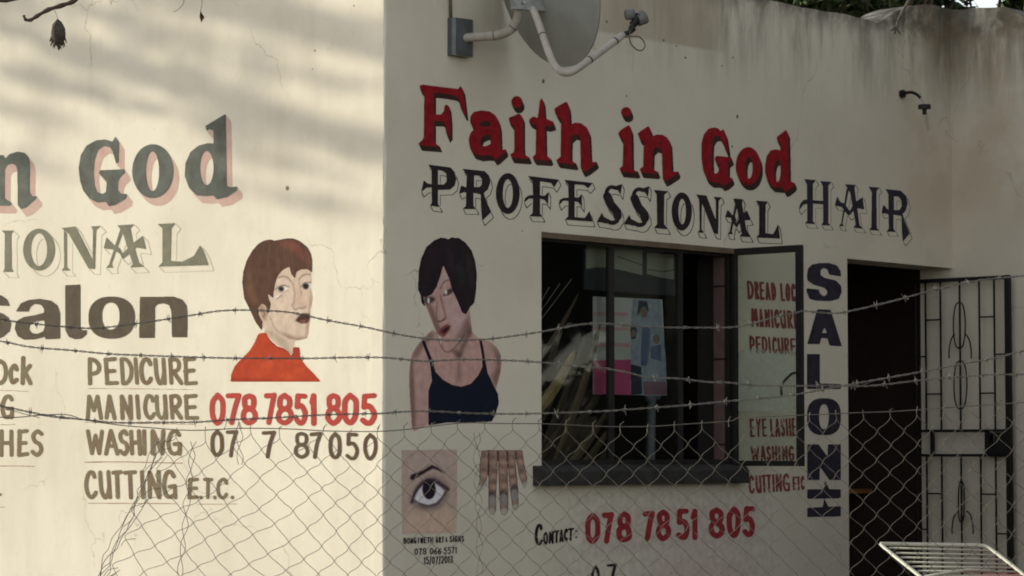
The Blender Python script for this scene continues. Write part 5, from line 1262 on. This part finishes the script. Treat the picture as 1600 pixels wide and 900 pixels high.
# tree up-sun of the left wall: its lower sprays rake shade over the plaster
random.seed(5)
WDIR = Vector((0, SUN.y, SUN.z)).normalized()        # how the light runs down that wall
big = empty('tree', (-6.4, 17.5, -.42), 'large spreading tree standing up sun of the sunlit wall', 'tree')
wood = MB(); foli = MB(); TT = Vector((-6.0, 16.6, 10.5))
tp = smooth_path([(-6.4, 17.5, -.42), (-6.2, 17.2, 5), TT], 8)
wood.tube(tp, [.26*(1-.6*i/len(tp)) for i in range(len(tp))], 10)
def spray(p, q, t, n, dens, th):
    """one drooping branch of the big tree, hung where its shade falls between wall points p and q"""
    a = onL(*p)+SUN*t; b_ = onL(*q)+SUN*(t-1.5); last = None
    up_ = a+Vector((random.uniform(-.4,.2), random.uniform(-.2,.6), 2.6))
    wood.tube(smooth_path([TT, TT*.45+up_*.55+Vector((0,0,.6)), up_, a], 6), [.03]*6+[.02]*6+[.012]*6+[.009], 5)
    for k in range(n):
        f_ = (k+random.uniform(.1, .9))/n
        c_ = a+(b_-a)*f_+Vector((random.uniform(-.1,.1), random.uniform(-.1,.1), random.uniform(-1,1)*th))
        wood.tube([last or a, c_], [.008, .006], 4); last = c_
        for _ in range(int(dens*.52)):
            leaves(foli, c_+WDIR*random.gauss(0, .19)+Vector((random.uniform(-.14, .14), 0, random.gauss(0, .014+th*.22))), (.02, .02, .02), 1, .045)
for args in SPRAYS: spray(*args)
for _ in range(34):                                   # the thick of the crown, its shade passes over the parapet
    d = Vector((random.gauss(0,1), random.gauss(0,1), random.gauss(0,.5))); c_ = Vector((-3.0, 8.4, 6.3))+Vector((d.x*.7, d.y*.5, abs(d.z)*.9-.25))
    wood.tube([TT, (TT+c_)/2+Vector((0,0,1.)), c_], [.05,.03,.01], 5); leaves(foli, c_, (.4, .4, .25), 300, .055)
wood.build('trunk', M_BARK, big, None, True); foli.build('crown', M_LEAF2, big)
tree((1.5, 9.6, -.42), 7, blob(1.3, 9.0, 5.9, 1.5, 46, 260, .6)+blob(1.35, 6.7, 5.45, .75, 20, 260, .6), 'leafy tree added behind the salon roof to shade the parapet', M_LEAF, .08)  # unseen tree, added to shade the parapet hump and the dish
# unseen trees added on the right to block sky light and darken reflections
random.seed(11)
for i, (x, y, h_, R_) in enumerate(SKY_BLOCK_TREES):
    tree((x, y, -.42), h_, blob(x, y, h_*.72, R_, 60, 170, .9), ['added broad dark tree facing the doorway, blocking sky light', 'added tall dark tree at the far right, blocking sky light', 'added dark tree opposite the window, blocking sky light', 'added bushy dark tree by the wing, blocking sky light'][i % 4], M_LEAF, .12, group='added sky-blocking trees')

def shrub(x, y, R_, label):  # unseen shrubs, added to keep sky light off the lower wall
    tree((x, y, -.42), 1.2, blob(x, y, .75, R_, 40, 170, .8, .3), label, M_LEAF, .09, name='shrub', group='added sky-blocking shrubs', trunk_r=.05)
random.seed(12)
shrub(3.4, -4.6, 1.25, 'added dark shrub in front of the window, blocking sky light'); shrub(6.2, -4.4, 1.2, 'added dark shrub in front of the wing, blocking sky light'); shrub(1.2, -5.6, 1.2, 'added dark shrub before the contact number, blocking sky light')
shrub(4.25, -2.05, .8, 'added dark shrub close by the wing, blocking sky light')
tree((5.9, -5.6, -.42), 6.5, blob(4.7, -3.9, 4.75, 1.75, 64, 260, .72, .3)+blob(5.4, -4.2, 2.7, 1.3, 40, 220, .9, .3), 'added dark tree whose canopy blocks sky light in front of the wing', M_LEAF, .09, group='added sky-blocking trees', trunk_r=.14)  # unseen canopy, added to darken the right end of the walls
for x, y, r_, h_, what in ((4.47, -1.42, .42, 2.3, 'tall'), (3.9, -1.82, .45, 1.9, 'medium'), (3.3, -2.25, .48, 1.5, 'low')):  # row out of view, added to darken the wall by the gate
    tree((x, y, -.42), h_, [((x+random.gauss(0, r_*.45), y+random.gauss(0, r_*.45), -.2+h_*random.random()), (.16, .16, .14), 110) for _ in range(44)], what+' columnar shrub added beside the doorway to block sky light', M_LEAF, .05, name='shrub', group='added columnar shrubs blocking sky light', trunk_r=.03)
# ------------------------------------------------------------------ foreground twigs hanging into the picture
def TW(px, py, d=0.): return atdepth(px, py, 8.6+d)
tw = empty('twig', TW(60, -60), 'bare knobbly twig hanging into the top left corner', 'twig')
m = MB(); pts = [(200,-90,0),(150,-35,0),(118,-1,0),(98,8,0),(76,15,0),(58,25,0),(48,31,0),(40,30.5,0),(37,24,0)]
q = smooth_path([TW(*p) for p in pts], 5); m.tube(q, [.0085*(1-.5*i/len(q))*(1+.18*math.sin(i*1.3)) for i in range(len(q))], 8)
m.tube([TW(93,11), TW(92,8), TW(90,6.5)], [.006,.004,.001], 6); m.tube([TW(76,15), TW(75,11)], [.006,.002], 6); m.tube([TW(30,-3), TW(10,1), TW(-8,0)], [.005,.006,.007], 6)
m.build('twig_wood', mat('twig_bark', (.085, .055, .035), .8, .4, 60), tw, None, True)
# hanging cocoon
ck = empty('cocoon', TW(91, 30), 'shaggy dark brown bagworm cocoon dangling under the twig at the top left', 'cocoon')
m = MB(); n0 = len(m.v); N = 16
pr = [(30,.002),(33,.008),(38,.015),(45,.021),(52,.0225),(60,.021),(66,.017),(70,.009),(74,.005),(79,.001)]
for (y, rr) in pr:
    c_ = TW(91+ (y-50)*.04, y)
    for k in range(N):
        a = 2*math.pi*k/N; e = rr*(1+.30*noise.noise(Vector((math.cos(a)*2, math.sin(a)*2, y*.25))))
        m.v.append(c_+RT*(e*math.cos(a))+DH*(e*math.sin(a)))
for i in range(len(pr)-1):
    for k in range(N): m.f.append((n0+i*N+k, n0+i*N+(k+1) % N, n0+(i+1)*N+(k+1) % N, n0+(i+1)*N+k))
for _ in range(40):
    y = random.uniform(34, 68); a = random.uniform(0, 6.28); rr = np.interp(y, [p[0] for p in pr], [p[1] for p in pr])
    c_ = TW(91, y); d = RT*math.cos(a)+DH*math.sin(a); m.tube([c_+d*rr*.8, c_+d*(rr*1.02+.004)+Vector((0,0,-.02))], [.0035,.001], 4)
m.build('cocoon_body', mat('cocoon_brown', (.07, .055, .04), .9, .5, 90, bump=.8), ck, None, True)
m = MB(); m.tube([TW(91,32), TW(88,22), TW(84,13)], .0007, 4); m.build('thread', M_BARK, ck)
lf = empty('dry_leaf', TW(316, 20), 'small curled brown leaf hanging from a thread near the top', 'leaf')
m = MB(); a = [TW(313,17), TW(319.5,27,.004), TW(314.5,35.5), TW(311.5,26,-.006), TW(315,26,.012)]
m.v += a; m.f += [(0,1,4),(1,2,4),(2,3,4),(3,0,4)]; m.build('blade', mat('dry_leaf_brown', (.17, .075, .035), .8, .3, 60), lf)
m = MB(); m.tube([TW(316,-6), TW(315.5,8), TW(313,18)], .0008, 4); m.tube(smooth_path([TW(288,-4), TW(286,6), TW(279,14), TW(271,19)], 3), .0008, 4); m.build('thread', M_BARK, lf)
tw2 = empty('twig', TW(1420, -40), 'ragged twig with split pale tip hanging over the plaster hump', 'twig')
m = MB(); q = smooth_path([TW(*p) for p in ((1450,-70),(1428,-12),(1420,2),(1411,17),(1404,32),(1400,45),(1397,53))], 4)
m.tube(q, [.006*(1-.4*i/len(q))*(1+.2*math.sin(i*1.7)) for i in range(len(q))], 7)
for p, r_ in (([(1402,40),(1396,44),(1390,50)], .003), ([(1400,43),(1404,49),(1408,55)], .003), ([(1406,28),(1400,32),(1386,33)], .0015), ([(1401,44),(1394,47),(1389,46)], .003)):
    m.tube([TW(*a) for a in p], [r_, r_, .001], 5)
m.build('twig_wood', mat('twig_grey', (.09, .07, .055), .8, .4, 60), tw2, None, True)
